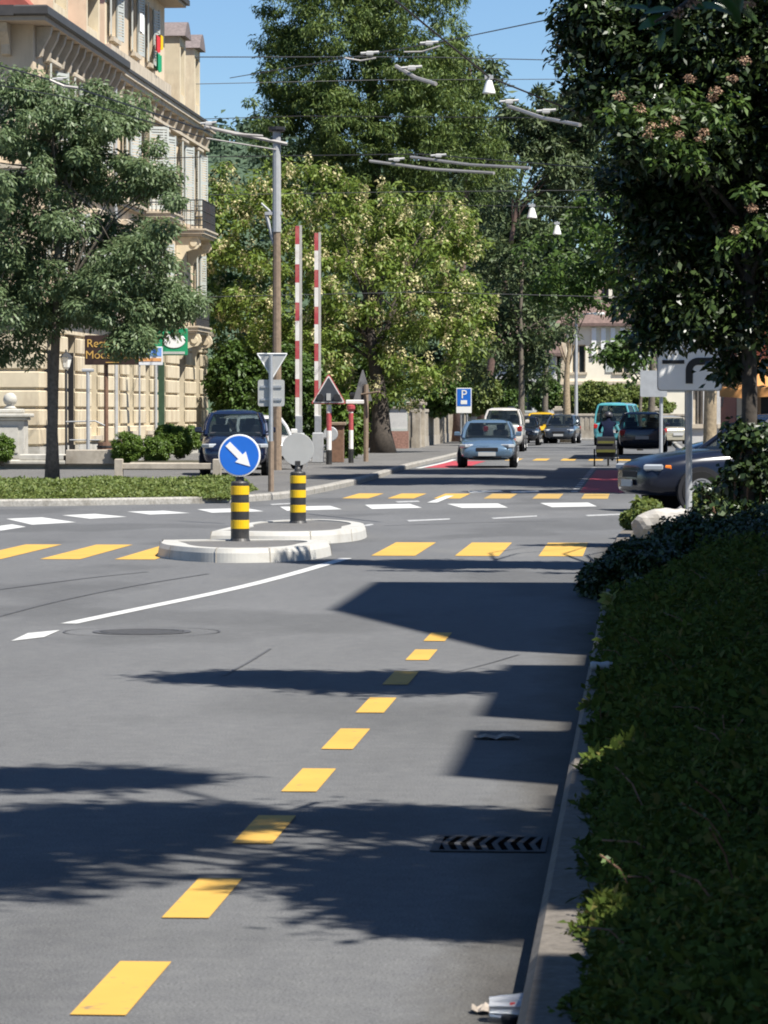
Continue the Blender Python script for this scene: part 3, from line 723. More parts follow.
for a, b, z0, z1 in ((-20.9, -19.5, 5.2, 7.4), (-18.6, -17.4, 8.9, 11.1), (-20.9, -19.5, 8.9, 11.1), (-18.6, -17.4, 5.2, 7.4), (-23.9, -22.5, 8.9, 11.1)):
    f = MB()
    f.b2((a, 96.3, z0), (a+.09, 96.36, z1)); f.b2((b-.09, 96.3, z0), (b, 96.36, z1)); f.b2((a+.09, 96.3, z1-.09), (b-.09, 96.36, z1)); f.b2(((a+b)/2-.04, 96.3, z0), ((a+b)/2+.04, 96.36, z1-.09))
    f = f.build('window', 'shutter', bld); MB().b2((a+.002, 96.37, z0+.002), (b-.002, 96.4, z1-.002)).build('pane', 'glass', f)
# balconies with scrolled consoles
def balcony(y0, y1, z, out=.95):
    b = MB(); b.b2((XF-.05, y0, z), (XF+out, y1, z+.12)); b.b2((XF-.05, y0+.06, z-.09), (XF+out-.08, y1-.06, z-.002)); b.b2((XF-.05, y0-.04, z+.122), (XF+out+.05, y1+.04, z+.18))
    b = b.build('balcony', 'trim', bld)
    for y in (y0+.15, y1-.4):
        c = MB(); pr = [(XF-.06, z-1.0), (XF+.1, z-.98), (XF+.2, z-.8), (XF+.3, z-.62), (XF+.5, z-.55), (XF+.68, z-.52), (XF+.78, z-.4), (XF+.78, z-.25), (XF+.7, z-.1), (XF-.06, z-.1)]
        c.prism(pr, y, y+.28, 'xz'); c.lathe([(.001, -.02), (.12, -.02), (.13, 0), (.12, .32), (.001, .32)], (XF+.56, y-.02, z-.32), 14, 'y'); c.build('console', 'stone', b)
    r = MB()
    for zz in (.30, .62, 1.0): 
        r.tube([(XF, y0+.06, z+.18+zz), (XF+out-.06, y0+.06, z+.18+zz), (XF+out-.06, y1-.06, z+.18+zz), (XF, y1-.06, z+.18+zz)], .022, 5)
    n = int((y1-y0)/.16)
    for k in range(n+1):
        y = y0+.06+(y1-y0-.12)*k/n; r.tube([(XF+out-.06, y, z+.18), (XF+out-.06, y, z+1.18)], .012, 4)
    for k in range(6):
        x = XF+.05+(out-.12)*k/6
        for y in (y0+.06, y1-.06): r.tube([(x, y, z+.18), (x, y, z+1.18)], .012, 4)
    r.build('railing', 'wire', b)
balcony(116.6, 119.6, 7.95); balcony(125.6, 129.4, 7.85); balcony(125.8, 129.6, 4.45, .7); balcony(116.4, 119.8, 4.45, .7)
# roofs: hipped main roof over the attic, mansard with dormers at the far end, red mansard over the near block
mb = MB(); mb.loft([[(XF+.55, 109.6, 15.72), (XF+.55, 124.9, 15.72), (-26, 124.9, 15.72), (-26, 109.6, 15.72)], [(XF+.55, 109.6, 15.9), (XF+.55, 124.9, 15.9), (-26, 124.9, 15.9), (-26, 109.6, 15.9)], [(-19.5, 112.5, 17.6), (-19.5, 122, 17.6), (-26, 122, 17.6), (-26, 112.5, 17.6)]]); mb.build('roof', 'roofdark', bld)
mb = MB(); mb.b2((XF-.3, 110.0, 15.62), (XF+.45, 124.6, 15.715)); mb.build('eave_soffit', 'soffit', bld)
def mans(y0, y1, z0, h, m, nm='mansard'):
    rings = []
    for k in range(7):
        u = k/6; ins = .15+1.5*(1-(1-u)**2.2)
        rings.append([(XF-ins+.1, y0, z0+h*u), (XF-ins+.1, y1-ins*.8, z0+h*u), (-26, y1-ins*.8, z0+h*u), (-26, y0, z0+h*u)])
    MB().loft(rings).build(nm, m, bld)
mans(124.405, 134.2, 12.16, 3.6, 'slate')
mans(96.3, 110.19, 12.4, 2.9, 'redroof', 'mansard')
def dormer(y0, y1, z0, z1, x0=XF-1.6, x1=XF+.05):
    d = MB(); d.b2((x0, y0, z0), (x1, y0+.28, z1)); d.b2((x0, y1-.28, z0), (x1, y1, z1)); d.b2((x0, y0+.28, z1-.3), (x1-.02, y1-.28, z1)); d.b2((x0, y0+.28, z0), (x1-.02, y1-.28, z0+.5))
    d = d.build('dormer', 'stone', bld)
    MB().b2((x1-.35, y0+.281, z0+.502), (x1-.3, y1-.281, z1-.302)).build('pane', 'glass', d)
    n = 8; arc = [(y0-.1+(y1-y0+.2)*k/n, z1+.02+.55*math.sin(math.pi*k/n)) for k in range(n+1)]
    MB().prism([(y0-.1, z1+.002)]+arc[1:-1]+[(y1+.1, z1+.002)], x0, x1+.2, 'yz').build('dormer_roof', 'slate', d)
dormer(126.0, 127.6, 12.3, 14.8); dormer(130.2, 131.8, 12.3, 14.8)
dormer(98.6, 101.2, 12.42, 14.3); dormer(104.6, 107.2, 12.42, 14.3)
MB().tube([(XF+.12, 109.9, .7), (XF+.12, 109.9, 11.6), (XF+.2, 109.9, 12.0)], .06, 8).build('drainpipe', 'metal_dull', bld)
MB().tube([(XF+.14, 118.9, .7), (XF+.14, 118.9, 7.6)], .05, 8).build('drainpipe', 'metal_dull', bld)
# washing and flowers on the sills, cloth on the balcony
w = MB(); yy = 120.2
vs = []; fs = []
for i in range(7):
    for j in range(7): vs.append((XF+.02+.05*math.sin(i*1.9)+.03*(j > 5), yy+i*.09, 13.25-.75*j/6))
for i in range(6):
    for j in range(6): fs.append((i*7+j, (i+1)*7+j, (i+1)*7+j+1, i*7+j+1))
def cloth(name, y, z, wd, h, m, label, cat='cloth', x=XF+.02):
    mb = MB(); vs = []; fs = []
    for lay in (0, .02):
        for i in range(9):
            for j in range(7): vs.append((x+lay+.05*math.sin(i*1.6+y), y+i*wd/8, z-h*j/6*(1+.06*math.sin(i*2))))
    for lay in (0, 63):
        for i in range(8):
            for j in range(6): fs.append((lay+i*7+j, lay+(i+1)*7+j, lay+(i+1)*7+j+1, lay+i*7+j+1))
    mb.add(vs, fs); mb.base = (x, y, z); return tag(mb.build(name, m), label, cat)
cloth('hanging_cloth', 119.9, 14.2, .8, .5, 'signred', 'red cloth hanging out of the attic window of corner building')
cloth('hanging_cloth', 120.7, 14.3, .6, .45, 'bolyellow', 'yellow cloth beside the red one at the attic window')
cloth('hanging_cloth', 120.1, 13.62, .9, .55, 'signgreen', 'dark green cloth hung below red and yellow cloths at attic window')
cloth('hanging_cloth', 115.9, 14.5, .8, .6, 'signwhite', 'white cloth hanging from an attic window of corner building')
cloth('balcony_cloth', 126.4, 8.95, 1.5, .85, 'terracotta', 'orange cloth hung over the upper balcony railing at building end', 'cloth', XF+.78)
# ------------------------------------------------------------------ in front of the corner building
# gate pillar with ball
c = G(22, 469, .1); c.x = -16.6; c.y = 94.2
t = thing('gate_pillar', 'square pale stone pillar with ball finial by the corner building', 'pillar', (c.x, c.y, .1))
x, y = c.x, c.y
mb = MB(); mb.b2((x-.5, y-.4, .1), (x+.5, y+.4, .35), .02); mb.b2((x-.42, y-.34, .35), (x+.42, y+.34, 1.38), .02); mb.b2((x-.27, y-.365, .52), (x+.27, y-.335, 1.22), .02); mb.build('shaft', 'palecon', t)
mb = MB(); mb.b2((x-.48, y-.4, 1.381), (x+.48, y+.4, 1.46), .02); mb.b2((x-.56, y-.48, 1.461), (x+.56, y+.48, 1.56), .03); mb.b2((x-.34, y-.3, 1.561), (x+.34, y+.3, 1.68), .03); mb.build('cap', 'palecon', t)
mb = MB(); mb.lathe([(.2, 1.68), (.13, 1.74), (.1, 1.78), (.16, 1.83), (.19, 1.92), (.16, 2.03), (.08, 2.1), (.01, 2.11)], (x, y, 0), 18); mb.build('finial', 'palecon', t, smooth=True)
# terrace wall
t = thing('terrace_wall', 'low pale terrace wall with projecting top slab before corner building', 'wall', (-16, 93, .1))
mb = MB(); mb.b2((-22, 92.95, .1), (-12.9, 93.25, .15)); mb.b2((-22, 93.05, .15), (-12.9, 93.25, .24)); mb.build('base', 'palecon', t)
mb = MB(); mb.b2((-22, 92.7, .242), (-14.9, 93.6, .34), .02); mb.b2((-16.1, 92.75, .342), (-14.95, 93.5, .5), .02); mb.build('slab', 'palecon', t)
mb = MB(); mb.b2((-14.88, 92.72, .242), (-13.2, 93.4, .62), .02); mb.build('parapet', 'concrete', t)
# planter trough with round bushes
t = thing('planter_trough', 'long grey concrete planter trough holding the clipped round bushes', 'planter', (-12.4, 93, .1))
mb = MB(); mb.b2((-13.15, 92.2, .1), (-10.6, 94.6, .30), .03); mb.build('trough', 'concrete', t)
mb = MB(); mb.b2((-13.1, 92.25, .301), (-10.65, 94.55, .33)); mb.build('soil', 'earth', t)
for i, (px, py, Y, r, lab) in enumerate(((128, 448, 92.7, .47, 'leftmost and largest clipped round bush in the concrete trough'), (157, 450, 92.8, .40, 'small clipped round bush between two larger ones in trough'), (183, 440, 94.2, .46, 'rightmost clipped round bush, beside the blue car'), (167, 437, 94.4, .36, 'dark clipped bush half hidden behind the small round bush'), (0, 449, 92.3, .42, 'clipped round bush cut by the left edge of the photo'))):
    q = P(px, py, Y); bush('round_bush', lab, q, (r, r, r*1.02), 'f_box', 170, .05, 40+i, group='clipped round bushes before the building', k=90, lump=.05, rcf=(.2, .3))
# rail barrier on posts
t = thing('concrete_rail', 'low concrete rail on short posts behind the green ground cover', 'railing', (-10.6, 82.5, .1))
MB().b2((-12.0, 82.42, .28), (-9.68, 82.54, .42), .015).build('beam', 'concrete', t)
for x in (-12.0, -9.72): MB().b2((x-.09, 82.38, .1), (x+.09, 82.58, .52), .02).build('post', 'concrete', t)
# restaurant sign on brown post
q = P(112, 350, 96.3); sx, sz = q.x, q.z
t = thing('restaurant_sign', 'dark brown restaurant board with gold lettering on a brown post', 'sign', (P(106, 350, 96.4).x, 96.4, .1))
pxx = P(106, 350, 96.4).x
MB().tube([(pxx, 96.4, .1), (pxx, 96.4, sz-.3)], .06, 8).build('post', 'brownwood', t)
MB().b2((sx-.73, 96.22, sz-.40), (sx+.73, 96.32, sz+.40), .01).build('board', 'signbrown', t)
text_mesh('Restaurant', .31, 'gold', t, (sx, 96.213, sz+.17)); text_mesh('Moosmatte', .31, 'gold', t, (sx, 96.213, sz-.14))
MB().b2((sx-.16, 96.21, sz-.345), (sx+.2, 96.217, sz-.325)).build('underline', 'gold', t)
# barrel-like wooden planter at the foot of the post
q = G(104, 466, .1)
t = thing('wooden_barrel', 'dark wooden half barrel standing at the foot of sign post', 'barrel', (-14.05, 94.6, .1))
MB().lathe([(.24, .1), (.30, .35), (.31, .55), (.27, .8), (.25, .8), (.25, .74), (.001, .74)], (-14.05, 94.6, 0), 16).build('staves', 'brownwood', t)
for z in (.2, .66): MB().lathe([(.295-.03*(z < .3), z), (.305-.03*(z < .3), z), (.31-.03*(z < .3), z+.05), (.29-.03*(z < .3), z+.05)], (-14.05, 94.6, 0), 16).build('hoop', 'iron', t)
# poster panel and green sign
q = P(150, 356, 100.5)
t = thing('poster_board', 'small blue and orange poster board under the green sign', 'sign', q)
MB().b2((q.x-.36, 100.46, q.z-.26), (q.x+.36, 100.52, q.z+.26), .01).build('board', 'paper', t)
mb = MB(); mb.b2((q.x-.33, 100.452, q.z+.0), (q.x+.33, 100.457, q.z+.23)); mb.build('blue_field', mat('poster_blue', (.16, .32, .70), .5), t)
mb = MB(); mb.b2((q.x-.33, 100.452, q.z-.15), (q.x+.33, 100.457, q.z-.06)); mb.build('orange_field', mat('poster_orange', (.72, .36, .14), .5), t)
mb = MB(); mb.b2((q.x+.1, 100.445, q.z-.02), (q.x+.2, 100.451, q.z+.2)); mb.build('figure', mat('poster_dark', (.03, .10, .30), .5), t)
mb = MB(); mb.tube([(q.x-.3, 100.5, q.z-.26), (q.x-.3, 100.5, .1)], .03, 6); mb.build('post', 'metal_dull', t)
q = P(170, 342, 112); gx, gz = q.x, q.z
t = thing('green_sign', 'green projecting signboard with a white oval on the building front', 'sign', (XF, 112, gz))
MB().b2((gx-.62, 111.9, gz-.42), (gx+.55, 112.1, gz+.42), .02).build('box', 'signgreen', t)
mb = MB(); mb.lathe([(.001, -.01), (.30, -.01), (.31, 0), (.001, 0)], (gx+.14, 111.89, gz+.04), 24, 'y')
mb.v = [((v[0]-gx-.14)*1.15+gx+.14, v[1], (v[2]-gz-.04)*.75+gz+.04) for v in mb.v]; mb.build('white_oval', 'signwhite', t)
mb = MB(); mb.b2((gx-.55, 111.885, gz-.38), (gx+.48, 111.897, gz-.3)); mb.build('pale_stripe', 'shutter', t)
mb = MB(); mb.tube([(XF-.05, 112, gz+.3), (gx-.6, 112, gz+.3)], .03, 6); mb.tube([(XF-.05, 112, gz-.3), (gx-.6, 112, gz-.3)], .03, 6); mb.build('bracket', 'metal_dull', t)
# lantern and slender lamp post
q = P(66, 362, 97.5)
t = thing('wall_lantern', 'small glass lantern on a dark post beside the building door', 'lamp', (q.x, 97.5, .1))
MB().tube([(q.x, 97.5, .1), (q.x, 97.5, q.z-.2)], .035, 8).build('post', 'wire', t)
MB().lathe([(.06, -.2), (.1, -.14), (.16, .12), (.001, .12)], q, 6).build('glass_case', 'lampwhite', t)
MB().lathe([(.19, .121), (.1, .22), (.03, .26), (.02, .34), (.001, .34)], q, 6).build('cap', 'wire', t)
q = G(88, 466, .1); q = Vector((P(88, 400, 95.6).x, 95.6, .1))
t = thing('slender_post', 'slender grey post with a short cross arm and two rails', 'post', q)
top = P(88, 372, 95.6).z
MB().tube([q, (q.x, q.y, top)], .05, 8).build('shaft', 'metal_dull', t)
MB().b2((q.x-.16, q.y-.05, top), (q.x+.16, q.y+.05, top+.09), .02).build('head', 'metal_dull', t)
mb = MB(); z1 = P(88, 421, 95.6).z; z2 = P(88, 440, 95.6).z
mb.tube([(q.x-.6, q.y, z1-.02), (q.x+.2, q.y, z1), (q.x+.45, q.y, z1-.12)], .02, 6); mb.tube([(q.x-.5, q.y, z2), (q.x+.3, q.y, z2)], .02, 6); mb.build('rail', 'metal_dull', t)

# ---- low green ground cover strip with the street tree
def mound(name, label, cat, path_pts, h, leafm, n, l, seed, soil='earth', edge=.35, kind=None):
    """soil mound over a polygon strip: path_pts list of (front xy, back xy) pairs"""
    rng = np.random.default_rng(seed)
    A = np.array([p[0] for p in path_pts]); B = np.array([p[1] for p in path_pts]); m = len(A)
    def hh(u, v): return h*np.minimum(1, np.minimum(v, 1-v)/.16)**.6*np.minimum(1, np.minimum(u, 1-u)/.05)**.6
    mb = MB(); nu, nv = 40, 10; vs = []; fs = []
    def pos(u, v):
        s = u*(m-1); i = np.minimum(s.astype(int), m-2); f = (s-i)[:, None]
        a = A[i]*(1-f)+A[i+1]*f; b = B[i]*(1-f)+B[i+1]*f
        return a*(1-v[:, None])+b*v[:, None]
    U, V_ = np.meshgrid(np.linspace(0, 1, nu+1), np.linspace(0, 1, nv+1), indexing='ij')
    xy = pos(U.ravel(), V_.ravel()); z = .09+hh(U.ravel(), V_.ravel())*.72
    mb.v = [(a[0], a[1], b) for a, b in zip(xy, z)]
    mb.f = [(i*(nv+1)+j, (i+1)*(nv+1)+j, (i+1)*(nv+1)+j+1, i*(nv+1)+j+1) for i in range(nu) for j in range(nv)]
    base = (float(xy[:, 0].mean()), float(xy[:, 1].mean()), .09)
    t = thing(name, label, cat, base) if kind is None else None
    if t is None: mb.base = base
    so = mb.build('soil_mound' if t else name+'_soil', soil, t)
    u = rng.uniform(0, 1, n); v = rng.uniform(0, 1, n)
    xy = pos(u, v); bump_ = .5+.5*np.sin(xy[:, 0]*3.1+np.sin(xy[:, 1]*2.3)*2)*np.sin(xy[:, 1]*1.7+xy[:, 0])
    z = .09+hh(u, v)*(.62+.38*bump_)*rng.uniform(.75, 1.12, n)
    Pn = np.column_stack([xy, z])
    Nn = unit(rng.normal(size=(n, 3))*.55+np.array([0, -.15, .8])); Aa = unit(rng.normal(size=(n, 3))+np.array([0, 0, .5]))
    return t, so, leaf_faces(Pn, Nn, Aa, l, l*.55, rng), base
hx = []
for x, y in ((-330, 506), (-150, 505), (0, 503), (80, 501.5), (160, 500.5), (226, 500)):
    f = G(x, y+4); hx.append(((f.x, f.y+.5), (f.x*1.02-.0, f.y+9 if x < 200 else f.y+6.5)))
t, so, V, b = mound('ground_cover', 'bright green low ground cover strip behind the left kerb', 'ground cover', hx, .25, 'f_hedge', 110000, .065, 11)
mesh_np('foliage', V, 4, 'f_hedge', t)
# street tree
b = Vector((P(52, 485, 76).x, 76, .1)); top = P(56, 130, 76)
cl = []
for px, py, dy, rx, rz in ((20, 300, -.5, 1.0, .55), (62, 306, .6, .8, .4), (112, 294, -.6, .9, .42), (166, 316, .3, .65, .36), (150, 285, .2, .95, .5), (90, 265, 0, 1.1, .6), (20, 240, .5, 1.1, .6), (-40, 270, 0, 1.2, .7), (138, 240, -.7, .7, .45), (110, 215, .7, 1.0, .6), (55, 205, -.8, 1.1, .6), (0, 190, .3, 1.1, .6), (-50, 180, 0, 1.1, .7), (100, 165, .2, .85, .5), (55, 150, -.2, 1.0, .55), (10, 130, .4, .9, .5), (115, 118, .5, .55, .35), (80, 105, -.3, .7, .4), (152, 182, .1, .4, .3), (40, 95, 0, .55, .35), (-20, 100, .3, .8, .5), (178, 300, -.1, .5, .35), (5, 340, .2, .8, .4), (130, 338, -.8, .3, .22)):
    q = P(px, py, 76+dy*1.4); rr = random.Random(px*7+py)
    for k in range(9):
        a = Vector((rr.uniform(-1, 1)*rx, rr.uniform(-1, 1)*rx, rr.uniform(-1, 1)*rz)); cl.append((q+a, rr.uniform(.28, .5)))
rr = random.Random(99)
for k in range(70):
    a, q_ = rr.uniform(0, 6.28), rr.uniform(.2, 1)**.5; cl.append((P(70+120*q_*math.cos(a), 222+112*q_*math.sin(a), 76+rr.uniform(-1.6, 1.6)), rr.uniform(.22, .4)))
tree('street_tree', 'slender street tree with grey green crown before corner building', b, top, .13, .05, ([tuple(c[0]) for c in cl], [c[1] for c in cl]), 'f_ash', 'bark', 300, .125, .048, 5, nl=34, droop=.7, bend=.12, zfrac=(.42, .98), lr=.32, up=.6)

# ------------------------------------------------------------------ posts, signs, crossing gear
b = G(271, 492, .1); s_ = F/b.y
t = thing('yield_sign_post', 'thin grey post carrying backs of triangular and square signs', 'sign post', b)
zt = P(271, 355, b.y).z
MB().tube([b, (b.x, b.y, b.z+.95)], .055, 8).build('sleeve', 'rust', t); MB().tube([(b.x, b.y, b.z+.95), (b.x, b.y, zt)], .042, 8).build('pole', 'metal', t)
def tri(cx, cz, w, h, down): return [(cx-w/2, cz+h/2), (cx+w/2, cz+h/2), (cx, cz-h/2)] if down else [(cx-w/2, cz-h/2), (cx+w/2, cz-h/2), (cx, cz+h/2)]
def round_poly(p, r, n=4):
    o = []
    for i in range(len(p)):
        a, b_, c_ = Vector(p[i-1]), Vector(p[i]), Vector(p[(i+1) % len(p)])
        u, v = (a-b_).normalized(), (c_-b_).normalized()
        for k in range(n+1):
            tt = k/n; o.append(tuple((b_+u*r)*(1-tt)**2+b_*2*tt*(1-tt)+(b_+v*r)*tt**2))
    return o
zc = P(271, 366, b.y).z
MB().prism(round_poly(tri(b.x+.02, zc, .56, .46, True), .05), b.y+.05, b.y+.06, 'xz').build('triangle_sign', 'signback', t)
mb = MB(); pt = tri(b.x+.02, zc, .56, .46, True)
for i in range(3):
    u, v = pt[i], pt[(i+1) % 3]; mb.tube([(u[0], b.y+.045, u[1]), (v[0], b.y+.045, v[1])], .012, 5)
mb.build('rim', 'signwhite', t)
zc = P(271, 393, b.y).z
MB().prism(round_poly([(b.x-.25, zc-.25), (b.x+.25, zc-.25), (b.x+.25, zc+.25), (b.x-.25, zc+.25)], .05), b.y+.05, b.y+.062, 'xz').build('square_sign', 'signback', t)
mb = MB()
for dz in (-.12, .12): mb.b2((b.x-.2, b.y+.03, zc+dz-.02), (b.x+.2, b.y+.05, zc+dz+.02))
mb.build('clamp', 'metal', t)

# catenary mast
b = Vector((P(277, 470, 92).x, 92, .1)); s_ = F/92
t = thing('overhead_line_mast', 'tall grey overhead line mast with rusty brown lower half', 'mast', b)
zs = P(277, 232, 92).z; zt = P(277, 130, 92).z
MB().tube([b, (b.x, b.y, zs)], [.125, .10], 10).build('lower_pole', 'rust', t); MB().tube([(b.x, b.y, zs), (b.x, b.y, zt)], [.115, .105], 10).build('upper_pole', 'metal_dull', t)
MB().lathe([(.2, -.04), (.22, 0), (.22, .08), (.001, .1)], (b.x, b.y, zt), 12).build('cap', 'signblack', t)
mb = MB(); z_ = P(277, 213, 92).z; mb.b2((b.x-.3, b.y-.06, z_-.05), (b.x+.14, b.y+.06, z_+.03)); mb.tube([(b.x-.28, b.y, z_), (b.x-.1, b.y, z_-.7), (b.x, b.y, z_-1.0)], .05, 6); mb.tube([(b.x-.4, b.y, z_+.25), (b.x-.12, b.y, z_)], .03, 6); mb.build('fitting', 'metal_dull', t)
mz = P(277, 142, 92).z
mb = MB(); mb.tube([(b.x+.28, b.y-.1, mz-.06), (P(205, 127, 92).x, 92, P(205, 127, 92).z)], .05, 6); mb.tube([(b.x, b.y-.1, P(277, 150, 92).z), (P(205, 138, 92).x, 92, P(205, 138, 92).z)], .022, 6); mb.build('cross_arm', 'rail', t)

# raised barrier arms
def barrier(px, pyt, pyb, Y, label):
    b = Vector((P(px, pyb, Y).x, Y, .1)); zt = P(px, pyt, Y).z; zb = 1.15
    t = thing('barrier_arm', label, 'barrier', b, 'raised level crossing barriers')
    mb = MB(); mb.b2((b.x-.15, b.y-.18, .1), (b.x+.15, b.y+.18, 1.0), .03); mb.build('housing', 'metal_dull', t)
    mb = MB(); mb.b2((b.x-.09, b.y-.1, 1.0), (b.x+.09, b.y+.1, 1.5), .02); mb.build('pivot', 'metal', t)
    n = 5; L_ = (zt-1.45)/n
    for k in range(n):
        z0 = 1.45+k*L_
        mb = MB(); mb.b2((b.x-.10, b.y-.04, z0+L_*.0), (b.x+.015, b.y+.04, z0+L_*.52), 0); mb.build('white_band', 'bandwhite', t)
        mb = MB(); mb.b2((b.x-.10, b.y-.04, z0+L_*.52+.001), (b.x+.015, b.y+.04, z0+L_-.001), 0); mb.build('red_band', 'bandred', t)
    mb = MB(); mb.b2((b.x+.02, b.y-.035, 1.45), (b.x+.085, b.y+.05, zt+.02)); mb.build('side_rail', 'kerb_white', t)
    if pyt > 230: mb = MB(); mb.lathe([(.001, -.02), (.2, -.02), (.22, 0), (.001, .03)], (b.x+.35, b.y+.25, .95), 16, 'y'); mb.box((b.x+.17, b.y+.22, .9), (.3, .06, .1)); mb.build('counterweight', 'metal_dull', t)
barrier(299, 226, 468, 103, 'taller raised red and white barrier arm, on the left')
barrier(318, 233, 466, 105.5, 'shorter raised red and white barrier arm behind the warning triangle')

# level crossing warning triangles
def striped_post(t, b, top, r=.075):
    z = .1; k = 0; hs = (.42, .55, .5, .45, .5, .5)
    MB().tube([b, (b.x, b.y, z+.42)], r*1.15, 10).build('post_foot', 'bolblack', t)
    z += .42
    while z < top-.01:
        z1 = min(top, z+hs[(k+1) % 6]); MB().tube([(b.x, b.y, z+.001), (b.x, b.y, z1)], r, 10).build(('white_band', 'red_band')[k % 2], ('bandwhite', 'bandred')[k % 2], t); z = z1; k += 1
b = Vector((P(329, 467, 102).x, 102, .1))
t = thing('warning_triangle', 'black warning triangle with red border and two lamps facing viewer', 'sign', b)
zb = P(329, 404, 102).z; zt = P(329, 373, 102).z
striped_post(t, b, zb-.02)
cz = (zb+zt)/2; h = zt-zb
MB().prism(round_poly(tri(b.x, cz, 1.02, h, False), .08), b.y-.10, b.y-.08, 'xz').build('border', 'bandred', t)
MB().prism(round_poly(tri(b.x, cz-.012, .93, h*.9, False), .07), b.y-.108, b.y-.102, 'xz').build('white_border', 'bandwhite', t)
MB().prism(round_poly(tri(b.x, cz-.022, .83, h*.80, False), .06), b.y-.116, b.y-.110, 'xz').build('face', mat('triangle_face', (.045, .05, .06), .5), t)
for dx in (-.24, .24): MB().lathe([(.001, -.08), (.10, -.08), (.105, -.0), (.001, 0)], (b.x+dx, b.y-.12, zb+.19), 16, 'y').build('lamp', 'signblack', t)
mb = MB(); mb.b2((b.x-.06, b.y-.15, zb+.10), (b.x+.06, b.y-.125, zb+.30)); mb.build('plate', 'plate', t)
b = Vector((P(351, 465, 105).x, 105, .1))
t = thing('striped_post', 'red and white striped post with a flat white board on top', 'post', b)
zt = P(351, 404, 105).z; striped_post(t, b, zt-.12, .07)
MB().lathe([(.08, -.2), (.13, -.12), (.13, -.02), (.08, 0)], (b.x, b.y, zt-.02), 12).build('lamp', 'bandred', t)
mb = MB(); mb.b2((b.x-.14, b.y-.08, zt), (b.x+.38, b.y+.05, zt+.12), .02); mb.build('board', 'bandwhite', t)
M['trianglegrey'] = mat('triangle_dark_grey', (.10, .10, .10), .6)
b = Vector((P(366, 462, 108).x, 108, .1))
t = thing('warning_triangle', 'warning triangle turned sideways on a plain brown post', 'sign', b)
zb = P(366, 401, 108).z; zt = P(366, 369, 108).z
MB().tube([b, (b.x, b.y, zb+.5)], .075, 8).build('post', 'rust', t)
mb = MB(); a = R(62)
def rotp(u, d, z): return (b.x+u*math.cos(a)-d*math.sin(a), b.y+u*math.sin(a)+d*math.cos(a), z)
def tri_rot(w, zlo, zhi, d0, d1, name, m):
    mb = MB(); mb.prism(round_poly([(-w/2, zlo), (w/2, zlo), (0, zhi)], .06), d0, d1, 'xz'); mb.v = [rotp(v[0], v[1], v[2]) for v in mb.v]; mb.build(name, m, t)
tri_rot(1.05, zb, zt, .10, .13, 'border', 'trianglegrey'); tri_rot(.82, zb+.07, zt-.12, .135, .14, 'face', 'signblack')
for u in (-.26, .26): MB().tube([rotp(u, .14, zb+.15), rotp(u, .36, zb+.15)], .11, 12).build('lamp', 'signblack', t)
mb = MB(); mb.tube([rotp(-.1, .1, zb+.2), rotp(-.1, -.55, zb+.28)], .035, 6); mb.tube([rotp(0, .1, zb+.2), (b.x, b.y, zb+.2)], .04, 6); mb.build('bracket', 'rust', t)
# small cabinet and stumps by the crossing
b = Vector((P(337, 462, 106.5).x, 106.5, .1))
t = thing('wooden_cabinet', 'narrow brown wooden cabinet behind the striped posts', 'cabinet', b)
MB().b2((b.x-.2, b.y-.2, .1), (b.x+.2, b.y+.2, 1.2), .02).build('body', 'brownwood', t); MB().b2((b.x-.26, b.y-.26, 1.2), (b.x+.26, b.y+.26, 1.3), .02).build('lid', 'rust', t)
b = Vector((P(307, 459, 98).x, 98, .1))
t = thing('notice_plate', 'small white plate on a stub behind the grey disc bollard', 'sign', b)
MB().b2((b.x-.02, b.y-.02, .1), (b.x+.02, b.y+.02, .5)).build('stub', 'metal', t); MB().b2((b.x-.11, b.y-.04, .28), (b.x+.11, b.y-.02, .68), .004).build('plate', 'signwhite', t)

# parking sign
b = Vector((P(464, 445, 137).x, 137, .1))
t = thing('parking_sign', 'blue parking sign with white letter on two thin poles', 'sign', b)
z0, z1, zm = P(464, 413, 137).z, P(464, 388, 137).z, P(464, 406, 137).z
mb = MB(); mb.tube([(b.x+.12, b.y, .1), (b.x+.12, b.y, z1-.05)], .03, 6); mb.build('pole', 'metal', t)
mb = MB(); mb.tube([(b.x-.12, b.y, .1), (b.x-.12, b.y, z1-.05)], .03, 6); mb.build('pole', 'metal', t)
hw = .29
MB().b2((b.x-hw, b.y-.05, z0), (b.x+hw, b.y-.03, z1), .004).build('panel', 'signwhite', t)
MB().b2((b.x-hw+.03, b.y-.058, zm), (b.x+hw-.03, b.y-.052, z1-.03)).build('blue_face', 'signblue', t)
text_mesh('P', .46, 'signwhite', t, (b.x, b.y-.064, zm+.43)); MB().b2((b.x-.12, b.y-.066, zm+.07), (b.x+.12, b.y-.06, zm+.22)).build('white_symbol', 'signwhite', t)

# priority direction plate on right
b = Vector((P(689, 400, 42.5).x, 42.5, .09)); 
t = thing('direction_plate', 'grey white plate with black bent road symbol on grey post', 'sign', b)
z0, z1 = P(689, 391, 42.5).z, P(689, 343, 42.5).z; xa, xb = P(657, 391, 42.5).x, P(722, 391, 42.5).x
MB().tube([b, (b.x, b.y, z1-.05)], .04, 10).build('pole', 'metal_dull', t)
MB().prism(round_poly([(xa, z0), (xb, z0), (xb, z1), (xa, z1)], .05), b.y-.065, b.y-.045, 'xz').build('rim', 'metal_dull', t)
MB().prism(round_poly([(xa+.012, z0+.012), (xb-.012, z0+.012), (xb-.012, z1-.012), (xa+.012, z1-.012)], .045), b.y-.072, b.y-.067, 'xz').build('panel', 'signwhite', t)
zl = P(689, 362, 42.5).z
mb = MB(); mb.b2((P(663, 0, 42.5).x, b.y-.079, zl-.022), (P(685, 0, 42.5).x, b.y-.074, zl+.022))
